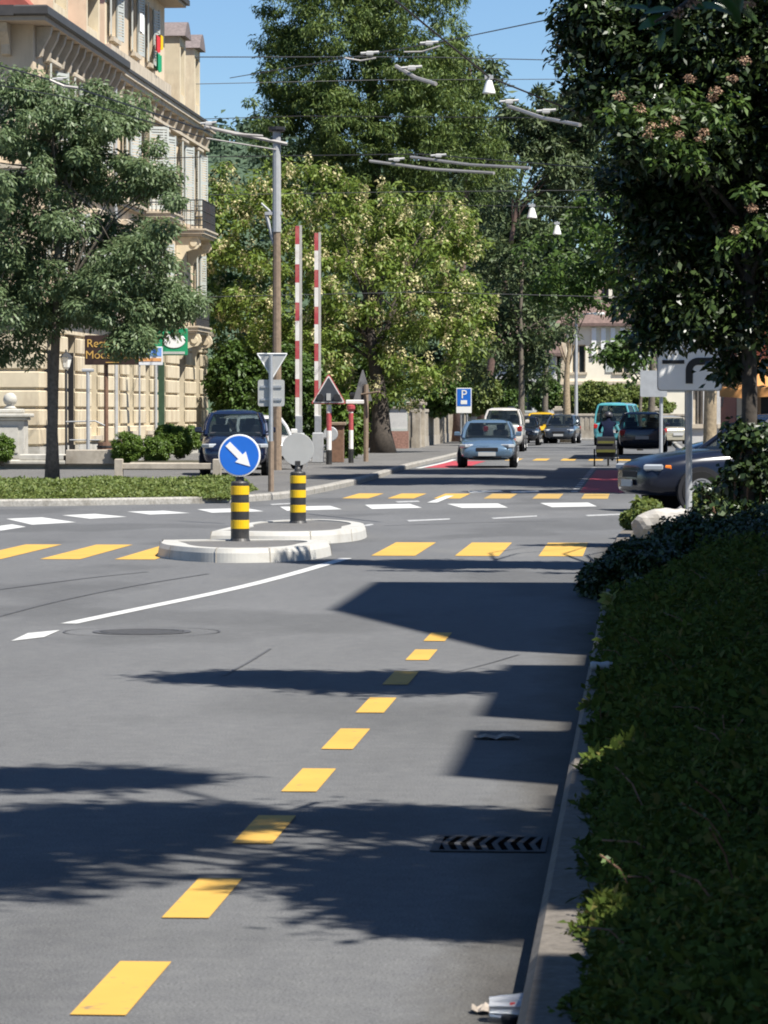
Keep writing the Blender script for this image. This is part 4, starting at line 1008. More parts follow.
xv = P(690, 0, 42.5).x; w = .042
o = [(xv-w, P(0, 384, 42.5).z), (xv+w, P(0, 384, 42.5).z)]
for k in range(7): 
    a = R(90*k/6); o.append((xv+w+.06*(1-math.cos(a)), zl-.035-.06+.06*math.sin(a)))
o += [(xb-.07, zl-.035), (xb-.07, zl+.05)]
for k in range(7):
    a = R(90-90*k/6); o.append((xv-w+.15*(1-math.cos(a)), zl+.05-.15+.15*math.sin(a)))
mb.prism(o, b.y-.079, b.y-.074, 'xz'); mb.build('road_symbol', 'signblack', t)
b2_ = Vector((P(648, 385, 60+8).x, 68, .1))
t = thing('sign_back', 'plain grey back of a square sign half hidden by white plate', 'sign', Vector((P(660, 385, 68).x, 68.2, .1)))
xa, xb = P(641, 0, 68).x, P(668, 0, 68).x; z0, z1 = P(0, 397, 68).z, P(0, 371, 68).z
MB().prism(round_poly([(xa, z0), (xb, z0), (xb, z1), (xa, z1)], .04), 68.1, 68.12, 'xz').build('panel', 'metal_dull', t)
MB().tube([(P(662, 0, 68).x, 68.18, .1), (P(662, 0, 68).x, 68.18, z1)], .035, 8).build('pole', 'metal_dull', t)

# ---- overhead wires, rails, lamps
def wire(label, pts, r=.012, sag=0):
    p = [Vector(q) for q in pts]; o = []
    for a, b_ in zip(p[:-1], p[1:]):
        for k in range(8):
            u = k/8; q = a.lerp(b_, u); q.z -= sag*4*u*(1-u); o.append(q)
    o.append(p[-1]); mb = MB(); mb.tube(o, r, 5); mb.base = tuple(p[0]); return tag(mb.build('overhead_wire', 'wire'), label, 'wire', 'overhead wires')
wire('span wire from the mast top running right across both trees', [P(195, 57, 92), P(420, 57, 100), P(640, 62, 110)], .014)
wire('highest wire at upper right slanting to the dark tree', [P(230, 78, 120), P(440, 42, 90), P(600, 9, 75)], .014)
wire('steep wire that carries the nearest hanging lamp', [P(395, 0, 62), P(489, 77, 73), P(620, 130, 84)], .02)
wire('thin wire just above the mast cross arm', [P(196, 84, 92), P(380, 80, 95), P(600, 79, 100)], .010)
wire('wire from corner building just below its roof edge', [P(204, 119, 118), P(300, 116, 110), P(560, 118, 100)], .013)
wire('wire crossing behind the mast below its arm', [P(100, 160, 105), P(205, 157, 100), P(420, 154, 92), P(620, 170, 80)], .014)
wire('wire along the flowering tree at mid height', [P(205, 195, 100), P(400, 192, 100), P(620, 190, 100)], .010)
wire('wire holding the two smaller hanging lamps', [P(380, 205, 110), P(532, 206, 108), P(660, 210, 108)], .010)
wire('low thin wire across the flowering tree', [P(206, 297, 112), P(420, 292, 112), P(650, 298, 112)], .012)
wire('slack wire at upper left above street tree', [P(-20, 60, 70), P(65, 84, 68), P(210, 132, 62)], .016)
wire('second slack wire at upper left above street tree', [P(-20, 82, 72), P(60, 96, 70), P(206, 138, 66)], .012)
def lrail(label, pa, pb, r=.035, mid=None, ins=(.5,)):
    t = thing('line_rail', label, 'overhead rail', pa, 'overhead line rails')
    pts = [pa, pa.lerp(pb, .5)-Vector((0, 0, .04)) if mid is None else mid, pb]
    MB().tube(pts, r, 6).build('rail', 'rail', t)
    for u in ins:
        q = pa.lerp(pb, u)+Vector((0, 0, .07)); mb = MB(); mb.box(q, (.11, .06, .07), 0, .015); mb.tube([q+Vector((-.14, 0, .0)), q+Vector((.14, 0, .02))], .022, 6); mb.build('insulator', 'porcelain', t)
    return t
lrail('lower of two crossed pale line rails before conifer', P(370, 161, 64), P(494, 173, 62), .03, ins=(.22,))
lrail('upper of two crossed pale line rails before conifer', P(411, 157, 66), P(530, 168, 63), .03, ins=(.24,))
lrail('short curved pale line rail high before conifer', P(396, 66, 50), P(436, 84, 49), .028, ins=(.4,))
lrail('line rail slanting into the dark right tree', P(508, 106, 54), P(580, 125, 50), .028, ins=(.02, .55))
lrail('short line rail just left of the mast arm', P(205, 127, 62), P(262, 136, 64), .026, ins=(.06,))
lrail('short line rail above the street tree crown', P(50, 80, 66), P(78, 88, 66), .03, ins=(.35,))
lrail('thin line rail high beside the conifer trunk line', P(345, 58, 55), P(376, 58, 55), .014, ins=(.8,))
lrail('thin line rail with white insulator right of the conifer', P(404, 52, 55), P(440, 46, 55), .014, ins=(.7,))
def hang_lamp(label, px, py, Y, w, h):
    c = P(px, py, Y); t = thing('hanging_lamp', label, 'lamp', c, 'hanging street lamps')
    s_ = F/Y; W_, H_ = w/s_/2, h/s_
    MB().lathe([(W_*.45, H_*.5), (W_*.5, H_*.4), (W_, -H_*.42), (W_*.97, -H_*.5), (W_*.9, -H_*.5), (W_*.4, H_*.3)], c, 20).build('shade', 'lampwhite', t, smooth=False)
    mb = MB(); mb.tube([c+Vector((0, 0, H_*.45)), c+Vector((0, 0, H_*.95))], .035, 6); mb.box(c+Vector((0, 0, H_*.75)), (W_*1.3, .06, .08)); mb.build('hanger', 'metal_dull', t)
    MB().lathe([(.001, -H_*.42), (W_*.4, -H_*.35), (W_*.35, H_*.1), (.001, H_*.2)], c, 12).build('bulb', 'signwhite', t)
hang_lamp('largest hanging white street lamp, highest in the sky gap', 489, 87, 73, 13, 13)
hang_lamp('white hanging street lamp before the leaning trunk', 532, 213, 108, 10, 10)
hang_lamp('smallest hanging white street lamp, lower right one', 557, 230, 120, 8.5, 9)
# ------------------------------------------------------------------ big trees
def px_clumps(blobs, seed, dens=1.0, rc=(.4, .75), depth=.8, shell=.5):
    C, Rr = [], []
    for i, (x, y, rx, ry, Y) in enumerate(blobs):
        s = F/Y; c = P(x, y, Y); a, b = rx/s, ry/s
        k = max(6, int(dens*a*b*5))
        cen, rad = ell_clumps(c, (a, max(a, b)*depth*.8, b), k, seed+i*17, shell, rc, .16)
        C.append(cen); Rr.append(rad)
    return np.concatenate(C), np.concatenate(Rr)
# conifer
Yc = 150
b = Vector((P(372, 440, Yc).x, Yc, 0))
cl = px_clumps([(374, 110, 112, 250, Yc), (330, 40, 70, 120, Yc-1), (300, 130, 52, 95, Yc-2), (440, 150, 52, 110, Yc-1), (400, 60, 70, 120, Yc-2), (360, -60, 80, 110, Yc), (285, 70, 32, 50, Yc), (288, 10, 26, 40, Yc), (470, 100, 26, 40, Yc), (490, 160, 26, 40, Yc), (375, 185, 60, 55, Yc-2.5), (345, 120, 40, 60, Yc-3.5), (405, 120, 40, 60, Yc-3.5)], 3, 2.1, (.3, .6), .75, .3)
tree('conifer', 'huge dense cypress like conifer towering behind the flowering tree', b, (b.x, b.y, 22), .55, .1, cl, 'f_cyp', 'barkdark', 115, .20, .055, 31, nl=6, droop=1.1, up=.25, axis_out=1.0, zfrac=(.15, .98))
# flowering robinia
Yr = 134
b = Vector((P(381, 456, 130).x, 131, 0))
bl = [(270, 235, 66, 52, Yr), (345, 215, 72, 46, Yr), (425, 245, 62, 56, Yr), (300, 300, 80, 52, Yr-2), (395, 300, 86, 60, Yr-2), (232, 265, 36, 72, Yr+1), (462, 285, 34, 58, Yr), (335, 350, 70, 36, Yr-3), (425, 350, 50, 34, Yr-2), (250, 330, 50, 40, Yr), (225, 205, 26, 34, Yr+2), (300, 190, 50, 30, Yr), (470, 330, 28, 34, Yr), (395, 378, 46, 26, Yr-3), (350, 388, 40, 22, Yr-2), (300, 350, 50, 40, Yr)]
cl = px_clumps(bl, 90, 1.5, (.35, .65), .7, .5)
t = tree('flowering_tree', 'broad tree covered in cream blossom in front of the conifer', b, (b.x-.6, b.y+1, 6.4), .40, .09, cl, 'f_rob', 'barkdark', 80, .22, .09, 32, nl=20, droop=.5, up=.5, zfrac=(.5, .98), lr=.22)
rng = np.random.default_rng(5)
cen, rad = cl; dd = unit(rng.normal(size=(len(cen), 3))+np.array([.35, -.75, .1])); bc = cen+dd*rad[:, None]*.95
keep = rng.uniform(size=len(bc)) < .97
bc = bc[keep]
mesh_np('blossom', clump_leaves(bc, np.column_stack([np.full(len(bc), .17), np.full(len(bc), .17), np.full(len(bc), .34)]), 36, .11, .075, 8, droop=1.0), 4, 'blossom', t)
# pine behind
def pine(label, base, top, blobs, seed, lm='f_pine', n=70, l=.34, w=.05, **kw):
    cl = px_clumps(blobs, seed, 1.6, (.35, .7), .7, .35)
    return tree('pine_tree', label, base, top, .24, .08, cl, lm, 'barkpine', n, l, w, seed, nl=10, lr=.3, zfrac=(.7, .98), droop=-.1, up=.4, **kw)
pine('tall sparse pine showing against the sky right of the conifer', (P(455, 440, 182).x, 182, 0), tuple(P(470, 60, 182)), [(475, 70, 28, 14, 182), (455, 95, 24, 22, 182), (488, 92, 14, 9, 183), (470, 130, 26, 16, 181), (450, 55, 14, 14, 182), (445, 150, 30, 30, 182), (480, 165, 30, 18, 182)], 61, l=.5, w=.12, n=60)
pine('leaning reddish trunked pine right of the sky slit', (P(478, 440, 187).x, 187, 0), tuple(P(526, 150, 187)), [(530, 140, 34, 26, 187), (560, 110, 30, 22, 187), (590, 125, 34, 30, 188), (545, 165, 26, 16, 186), (500, 150, 20, 20, 187), (560, 150, 36, 22, 188), (600, 95, 30, 16, 188), (575, 180, 30, 20, 187), (520, 118, 18, 10, 186)], 62, l=.42, w=.11, bend=.05, n=85)
Yb = 172
def btree(label, px, Y, pyt, blobs, seed, lm='f_mid', n=75, l=.26, w=.13, dens=1.3, r0=.18, bark='bark', **kw):
    cl = px_clumps(blobs, seed, dens, (.4, .75), .75, .45)
    return tree('broadleaf_tree', label, (P(px, 440, Y).x, Y, 0), tuple(P(px+4, pyt, Y)), r0, r0*.3, cl, lm, bark, n, l, w, seed, nl=9, lr=.25, zfrac=(.6, .98), **kw)
btree('bright green broad tree below the small hanging lamps', 650, 158, 250, [(575, 255, 46, 34, 158), (610, 240, 40, 50, 158), (555, 285, 30, 24, 158), (600, 292, 40, 24, 158), (635, 270, 36, 40, 158), (650, 320, 20, 20, 156)], 63)
btree('dark olive tree in the middle below the sky slit', 520, 170, 260, [(500, 215, 22, 46, 170), (520, 260, 30, 44, 170), (490, 290, 26, 60, 172), (545, 320, 40, 24, 170), (520, 330, 34, 36, 171), (565, 215, 30, 24, 170), (500, 360, 40, 26, 170), (470, 340, 20, 50, 171)], 64, lm='f_pine', l=.30, w=.12)
btree('tall sunlit tree filling the skyline right of sky slit', 545, 205, 200, [(565, 125, 44, 34, 205), (605, 150, 46, 56, 205), (545, 235, 34, 46, 206), (580, 205, 46, 44, 205), (550, 178, 26, 24, 205), (500, 130, 24, 26, 207), (490, 175, 22, 40, 207), (505, 235, 26, 30, 206), (540, 285, 44, 34, 205), (500, 290, 34, 40, 206)], 67, lm='f_pine', dens=1.6, l=.36, w=.15)
btree('pale trunked tree standing before the cream house', 566, 190, 330, [(560, 295, 30, 18, 190), (580, 280, 36, 20, 190), (540, 296, 26, 20, 190)], 65, lm='f_mid', r0=.26, bark='barklight')
btree('young leafy tree leaning over the beige parked car', 640, 150, 340, [(622, 345, 18, 16, 150), (636, 362, 14, 16, 150), (610, 355, 12, 9, 150)], 66, r0=.1, dens=3, l=.24)
btree('tall dark tree filling the gap behind the robinia and pine', 455, 195, 200, [(450, 250, 50, 70, 196), (470, 190, 34, 60, 196), (440, 330, 50, 50, 196), (500, 350, 60, 50, 197)], 69, lm='f_pine', l=.36, w=.16)
btree('dark evergreen behind the bushes left of barrier arms', 240, 150, 320, [(235, 330, 40, 60, 150), (280, 360, 60, 60, 152), (215, 280, 20, 60, 151), (330, 390, 60, 50, 152)], 70, lm='f_mid', l=.3, w=.15)
for i, (x, y, rx, ry, Y, lm, lab) in enumerate((
    (236, 385, 32, 46, 131, 'f_mid', 'tall dark bush against the corner building end'), (296, 400, 40, 55, 125, 'f_mid', 'green bush behind the white car and barrier arms'),
    (345, 425, 24, 40, 116, 'f_box', 'bright green shrub behind the striped posts'), (440, 393, 26, 22, 160, 'f_mid', 'dark garden bush above the concrete garden wall'),
    (474, 392, 28, 24, 178, 'f_hedge', 'pale green clipped bush behind the parking sign'), (250, 440, 42, 26, 118, 'f_mid', 'low dark bush behind the parked blue car'),
    (594, 398, 22, 16, 216, 'f_hedge', 'leafy shrub in front of the cream house'), (575, 402, 18, 16, 217, 'f_hedge', 'small shrub beside the far lamp post'), (640, 406, 36, 13, 214, 'f_hedge', 'long bright hedge above the dark estate car roof'), (620, 400, 26, 18, 217, 'f_hedge', 'rounded shrub behind the turquoise van'),
    (545, 395, 16, 18, 220, 'f_mid', 'dim shrub beside the dark window of the shaded house'), (505, 398, 20, 22, 225, 'f_mid', 'dark shrub left of the shaded house window'), (372, 380, 30, 40, 140, 'f_mid', 'drooping dark foliage around the robinia trunk'))):
    s = F/Y; bush('garden_bush', lab, P(x, y, Y), (rx/s, rx/s*.9, ry/s), lm, 110, .2 if Y > 150 else .17, 300+i, k=120, lump=.14)

# forested hill far away (slit between building and conifer)
mb = MB(); nu = 30; vs = []; fs = []
def hillz(x): return 62*math.exp(-((x+105)/120)**2)+8
for j in range(9):
    for i in range(nu+1):
        x = -320+i*16; d = j/8
        vs.append((x, 640+d*300, (hillz(x)+3*math.sin(x*.11))*math.sin(math.pi*min(1, d*1.0+.0)*.5)**.8-1))
for j in range(8):
    for i in range(nu): fs.append((j*(nu+1)+i, j*(nu+1)+i+1, (j+1)*(nu+1)+i+1, (j+1)*(nu+1)+i))
mb.add(vs, fs); struct(mb.build('hill', 'f_far', smooth=True))
rng = np.random.default_rng(9); n = 900
xx = rng.uniform(-230, 20, n); dd = rng.uniform(.02, 1, n)
zz = np.array([(hillz(x)+3*math.sin(x*.11))*math.sin(math.pi*d*.5)**.8-1 for x, d in zip(xx, dd)])
cen = np.column_stack([xx, 640+dd*300, zz+1.5])
wd = mesh_np('hill_wood', clump_leaves(cen, np.column_stack([np.full(n, 3.2), np.full(n, 3.2), np.full(n, 4.)]), 60, 1.5, 1.1, 4), 4, 'f_far'); wd['kind'] = 'stuff'

# ------------------------------------------------------------------ walls and houses at the back
def gwall(label, a, b_, z1, m, base=None, pillars=(), seg=None):
    a, b_ = Vector(a), Vector(b_); d = (b_-a).normalized(); ang = math.atan2(d.y, d.x); L_ = (b_-a).length; c = (a+b_)/2
    t = thing('garden_wall', label, 'wall', (c.x, c.y, .1))
    def bx(u0, u1, th, z0, z1_): 
        m_ = (u0+u1)/2; q = a+d*m_; return ((q.x, q.y, (z0+z1_)/2), (u1-u0, th, z1_-z0), ang)
    mb = MB(); mb.box(*bx(0, L_, .22, .1, .55)); mb.build('plinth', base or m, t)
    mb = MB(); mb.box(*bx(0, L_, .14, .551, z1-.14)); mb.build('panel', m, t)
    mb = MB(); mb.box(*bx(0, L_, .26, z1-.139, z1), .02); mb.build('coping', m, t)
    n = int(L_/.28); mb = MB()
    for k in range(n): mb.box(*bx(k*.28+.06, k*.28+.2, .19, .56, z1-.15))
    mb.build('ribs', m, t)
    for u in pillars:
        mb = MB(); mb.box(*bx(u-.24, u+.24, .5, .1, z1+.15)); mb.box(*bx(u-.32, u+.32, .64, z1+.151, z1+.3), .03); mb.box(*bx(u-.2, u+.2, .4, z1+.301, z1+.42), .05); mb.build('pillar', m, t)
    return t
gwall('weathered concrete garden wall running along the left pavement', (-9.35, 149, 0), (-9.9, 203, 0), 1.72, 'concrete', pillars=(.3, 4.2, 12, 22, 33, 44))
gwall('pale garden wall across the far end of the street', (-10.5, 207.5, 0), (9, 207.5, 0), 1.5, 'concrete', pillars=(.3, 3.1, 5.8, 8.6, 11.3, 14.1, 17))
t = thing('notice_wall', 'whitewashed wall panel on a brick base beside the robinia trunk', 'wall', (-9.7, 147, .1))
MB().b2((-10.9, 146.9, .1), (-9.45, 147.2, .82)).build('brick_base', 'brick', t); MB().b2((-10.75, 146.95, .822), (-9.5, 147.1, 1.75)).build('panel', 'plaster', t); MB().b2((-10.85, 146.88, 1.752), (-9.45, 147.2, 1.83)).build('coping', 'concrete', t)
mb = MB(); mb.b2((-10.75, 146.9, .822), (-9.5, 146.945, .92)); mb.build('ledge', 'shutter', t)

def house(name, label, x0, x1, y0, y1, h, wm, rm, wins, roof_h, over=.5, cat='house', extras=None, flat=False, front_m=None):
    t = thing(name, label, cat, ((x0+x1)/2, (y0+y1)/2, .1))
    mb = MB(); wall_grid(mb, 'x', y0, x0, x1, .1, h, [w[:4] for w in wins], .25, -1)
    mb.add([(x0, y0, .1), (x0, y1, .1), (x0, y1, h), (x0, y0, h)], [(0, 1, 2, 3)]); mb.add([(x1, y0, .1), (x1, y1, .1), (x1, y1, h), (x1, y0, h)], [(0, 1, 2, 3)]); mb.add([(x0, y1, .1), (x1, y1, .1), (x1, y1, h), (x0, y1, h)], [(0, 1, 2, 3)])
    mb.build('wall', wm, t)
    o = over
    if flat: MB().b2((x0-o, y0-o, h+.002), (x1+o, y1+o, h+.3)).build('roof', rm, t)
    else:
        d = min(x1-x0, y1-y0)/2*.8
        MB().loft([[(x0-o, y0-o, h+.01), (x1+o, y0-o, h+.01), (x1+o, y1+o, h+.01), (x0-o, y1+o, h+.01)], [(x0-o, y0-o, h+.2), (x1+o, y0-o, h+.2), (x1+o, y1+o, h+.2), (x0-o, y1+o, h+.2)], [(x0+d, y0+d, h+roof_h), (x1-d, y0+d, h+roof_h), (x1-d, y1-d, h+roof_h), (x0+d, y1-d, h+roof_h)]]).build('roof', rm, t)
    for w in wins:
        a, b_, z0, z1 = w[:4]; f = MB()
        f.b2((a, y0+.15, z0), (a+.08, y0+.22, z1)); f.b2((b_-.08, y0+.15, z0), (b_, y0+.22, z1)); f.b2((a+.08, y0+.15, z1-.08), (b_-.08, y0+.22, z1)); f.b2(((a+b_)/2-.04, y0+.15, z0), ((a+b_)/2+.04, y0+.22, z1-.08)); f.b2((a-.12, y0-.1, z0-.14), (b_+.12, y0+.14, z0-.002))
        f = f.build('window', w[4] if len(w) > 4 else 'shutter', t); MB().b2((a+.002, y0+.225, z0+.002), (b_-.002, y0+.26, z1-.002)).build('pane', 'glass', f)
        if len(w) > 5:
            for sx in (-1, 1):
                wd = (b_-a)/2; xx = a-wd-.03 if sx < 0 else b_+.03
                MB().b2((xx, y0-.06, z0), (xx+wd, y0-.002, z1)).build('shutter', 'shutter', f)
    return t
hx0, hx1 = P(563, 0, 236).x, P(662, 0, 236).x
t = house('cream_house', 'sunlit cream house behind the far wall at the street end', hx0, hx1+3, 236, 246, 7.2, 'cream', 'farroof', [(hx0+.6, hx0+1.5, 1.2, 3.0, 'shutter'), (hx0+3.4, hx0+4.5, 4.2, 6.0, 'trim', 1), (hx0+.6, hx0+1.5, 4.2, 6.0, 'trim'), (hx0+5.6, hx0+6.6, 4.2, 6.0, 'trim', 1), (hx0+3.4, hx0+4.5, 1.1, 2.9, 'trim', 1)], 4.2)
mb = MB(); mb.b2((hx0-.15, 235.8, 3.4), (hx1+3.1, 236.02, 3.6)); mb.b2((hx0-.12, 235.9, .1), (hx0+.25, 236.05, 7.0)); mb.build('string_course', 'trim', t)
mb = MB()
for k in range(8): mb.b2((hx0+1.9+k*.62, 235.86, 5.2), (hx0+2.2+k*.62, 236.0, 7.1))
mb.build('pilaster_strips', 'signwhite', t)
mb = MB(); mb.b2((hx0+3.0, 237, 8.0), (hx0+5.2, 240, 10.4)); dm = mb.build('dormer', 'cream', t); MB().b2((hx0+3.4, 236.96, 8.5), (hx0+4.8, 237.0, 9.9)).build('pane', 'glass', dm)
bx0, bx1 = P(506, 0, 232).x, P(556, 0, 232).x
house('shaded_house', 'dim grey house with one dark window behind the parked cars', bx0-1, bx1, 232, 242, 5.2, 'plaster', 'farroof', [(P(514, 0, 232).x, P(533, 0, 232).x, 1.7, 3.6, 'shutter')], 4.2)
# right side building with the orange awning
rx = P(737, 0, 84).x
t = house('red_walled_shop', 'red walled building with orange awning behind the right tree', rx, rx+14, 84, 100, 7.5, 'redwall', 'farroof', [(rx+.5, rx+1.6, .9, 2.1, 'trim'), (rx+3, rx+4.4, .9, 2.4, 'trim'), (rx+.8, rx+2, 4, 5.8, 'trim', 1)], 3.2)
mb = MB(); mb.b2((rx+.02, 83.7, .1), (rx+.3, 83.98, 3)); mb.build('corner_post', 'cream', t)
az0 = P(0, 389, 81.5).z; az1 = P(0, 362, 83.9).z; ax0 = P(720, 0, 82).x
mb = MB(); n = 12
rings = []
for i in range(n+1):
    x = ax0+(6.5)*i/n; s = .02*math.cos(i*math.pi)
    rings.append([(x, 83.95, az1+.02), (x, 82.6, (az0+az1)/2+.06+s), (x, 81.4, az0+s), (x, 81.4, az0-.2+s), (x, 81.43, az0-.2+s), (x, 81.44, az0-.03+s), (x, 82.6, (az0+az1)/2+.02+s), (x, 83.95, az1-.03)])
mb.loft(rings); aw = mb.build('awning', 'awning', t)
mb = MB()
for x in (ax0+.1, ax0+3.2, ax0+6.4): mb.tube([(x, 83.95, az0-.4), (x, 81.45, az0-.04)], .025, 6)
mb.build('awning_arm', 'metal_dull', aw)
t = house('grey_side_house', 'dim grey flat roofed house seen behind the white direction plate', P(690, 0, 120).x, 16, 120, 132, 6.5, 'plaster', 'roofdark', [(P(694, 0, 120).x, P(704, 0, 120).x, 1.2, 2.4, 'trim'), (P(722, 0, 120).x, P(734, 0, 120).x, 1.2, 2.6, 'trim')], 3, flat=True)
# far lamp post
b = Vector((P(576, 441, 190).x, 190, .1))
t = thing('lamp_post', 'slim grey lamp post standing before the far garden wall', 'lamp post', b)
zt = P(576, 318, 190).z
MB().tube([b, (b.x, b.y, .9)], .15, 10).build('base', 'metal_dull', t); MB().tube([(b.x, b.y, .9), (b.x, b.y, zt)], [.1, .07], 8).build('shaft', 'metal_dull', t)
MB().tube([(b.x, b.y, zt-.05), (b.x+.4, b.y, zt+.2), (b.x+1.0, b.y, zt+.25)], .05, 6).build('arm', 'metal_dull', t); MB().box((b.x+1.2, b.y, zt+.22), (.6, .22, .14), 0, .04).build('lamp_head', 'lampwhite', t)

# ------------------------------------------------------------------ the near right side: bed, shrubs, tree, rock
br = [((-.16, 5), (2.6, 5)), ((-.13, 12), (2.6, 12)), ((-.12, 20), (2.8, 20)), ((-.12, 30), (2.8, 30))]
t, so, V, base = mound('ground_cover', '', '', br, .52, 'f_cover', 10, .03, 21, kind='stuff')
bpy.data.objects.remove(so)
rng = np.random.default_rng(77)
def bedh(x, y): return .11+(.30+.10*np.sin(x*2.2+y*.9)*np.cos(y*.7)+.06*np.sin(x*7+y)*np.sin(y*2.6+x*2)+.03*np.sin(x*15)*np.sin(y*9))*np.clip((x+.2)/.75, 0, 1)**.75
nx, ny = 30, 120
mb = MB()
for j in range(ny+1):
    for i in range(nx+1):
        x = -.14+3.0*(i/nx)**1.5; y = 4+28*j/ny; mb.v.append((x, y, float(bedh(np.array(x), np.array(y)))*.8))
mb.f = [(j*(nx+1)+i, j*(nx+1)+i+1, (j+1)*(nx+1)+i+1, (j+1)*(nx+1)+i) for j in range(ny) for i in range(nx)]
so = mb.build('planting_bed', 'earth', smooth=True); struct(so)
def bed_leaves(n, y0, y1, l, seed, m, xmax=1.5, name='ground_cover_foliage', zlo=.78, zhi=1.1, xpow=1.2, xmin=-.16):
    rng = np.random.default_rng(seed)
    y = y0+(y1-y0)*rng.uniform(size=n)**1.15; xm = -.13-.095*np.clip((y-9.5)/9, 0, 1)+.025*np.sin(y*4.1)+.02*np.sin(y*9.7); x = xm+(np.minimum(xmax, .036*y+.5)-xm)*rng.uniform(size=n)**xpow+rng.normal(size=n)*.018
    z = np.where(x < -.12, .13, bedh(np.maximum(x, -.15), y))*rng.uniform(zlo, zhi, n)
    Nn = unit(rng.normal(size=(n, 3))*.6+np.array([-.1, -.2, .7])); A = unit(rng.normal(size=(n, 3))+np.array([-.15, 0, .35])); l = l*rng.choice([.6, .8, 1, 1.35, 1.9], size=(n, 1))
    o = mesh_np(name, leaf_faces(np.column_stack([x, y, z]), Nn, A, l, l*.5, rng), 4, m); o['kind'] = 'stuff'; return o
bed_leaves(130000, 6.3, 16, .022, 1, 'f_cover'); bed_leaves(90000, 14, 31, .032, 2, 'f_cover')
# trailing shoots hanging over the kerb: pale ones
def shoot(label, pts, m, n, l, seed, kind='shoot'):
    rng = np.random.default_rng(seed); pts = [Vector(p) for p in pts]
    t = thing('shrub_shoot', label or 'small dark shoot sticking up out of the shaded ground cover bed', 'plant shoot', pts[0], None if label else 'shoots standing out of the ground cover')
    MB().tube(pts, .003, 5).build('stem', 'brownwood', t)
    k = rng.uniform(.15, 1, n)*(len(pts)-1); i = np.minimum(k.astype(int), len(pts)-2); f = (k-i)[:, None]; A = np.array([tuple(p) for p in pts])
    Pn = A[i]*(1-f)+A[i+1]*f
    mesh_np('leaves', leaf_faces(Pn, unit(rng.normal(size=(n, 3))*.5+np.array([0, -.3, .8])), unit(rng.normal(size=(n, 3))+np.array([-.6, 0, .1])), l, l*.55, rng), 4, m, t)
q = P(572, 872, 11.9); e = P(640, 855, 12.1)
shoot('pale yellow green shoot arching out over the kerb', [e, P(612, 848, 12.0), P(590, 855, 11.95), q], 'f_yellow', 60, .022, 3)
shoot('small green shoot leaning onto the shaded gutter', [P(575, 800, 14.6), P(560, 808, 14.6), P(551, 820, 14.6)], 'f_mid', 26, .022, 4)
shoot('upright bright tuft at the bed edge by second lit kerb', [P(612, 760, 17), P(602, 730, 17), P(600, 708, 17)], 'f_box', 60, .035, 5)
shoot('bright broad leaved tuft beside the lit kerb stone', [P(618, 625, 27), P(610, 608, 27), P(612, 596, 27)], 'f_yellow', 22, .09, 6)
rr = random.Random(12)
for i in range(26):
    y = rr.uniform(8.5, 26); x = rr.uniform(-.1, .035*y*.9); z = float(bedh(np.array(x), np.array(y)))
    a = Vector((x, y, z-.05)); d = Vector((rr.uniform(-1, .4), rr.uniform(-.5, .5), rr.uniform(.25, .8))).normalized(); L_ = rr.uniform(.12, .28)
    shoot('', [a, a+d*L_*.5+Vector((0, 0, .03)), a+d*L_+Vector((0, 0, -.01))], 'f_cover' if i % 3 else 'f_mid', 24, .024, 600+i)
# dark spreading yew like shrubs beyond the bed
for i, (x, y, Y, rx, rz, lab) in enumerate(((650, 575, 31, .62, .36, 'dark spreading shrub overhanging the kerb beyond the bed'), (700, 560, 33, .7, .42, 'dark low shrub behind the overhanging one'), (760, 565, 32, .8, .55, 'dark shrub cut by the right edge of the photo'), (690, 590, 29, .6, .3, 'lowest dark shrub where the ground cover ends'))):
    c = P(x, y, Y); bush('spreading_shrub', lab, c, (rx, .9, rz), 'f_dark', 420, .05, 500+i, k=90, lump=.2, group='dark shrubs beyond the planting bed')
c = P(640, 525, 45.5); bush('verge_plant', 'bright green plants on the sunny street corner by rock', (c.x+.05, c.y, .3), (.28, .6, .24), 'f_hedge', 90, .07, 520, k=50)
c = P(712, 528, 45.5); bush('verge_plant', 'yellow green plants behind the pole of white plate', (c.x, c.y, .33), (.35, .5, .3), 'f_hedge', 90, .07, 521, k=40)
# white rock
c = P(672, 545, 42); rr = random.Random(2)
import bmesh
bm = bmesh.new(); bmesh.ops.create_icosphere(bm, subdivisions=4, radius=1)
from mathutils import noise
for v in bm.verts:
    n_ = noise.noise(v.co*1.4+Vector((3, 1, 2)))*.3+noise.noise(v.co*4)*.09
    v.co *= 1+n_; v.co.x *= .47; v.co.y *= .36; v.co.z = max(v.co.z*.32, -.12)
me = bpy.data.meshes.new('white_rock'); bm.to_mesh(me); bm.free(); me.materials.append(M['rock'])
o = bpy.data.objects.new('white_rock', me); COL.objects.link(o); o.location = (P(678, 545, 42).x, 42, .2); tag(o, 'white boulder on the street corner at foot of grey pole', 'rock')
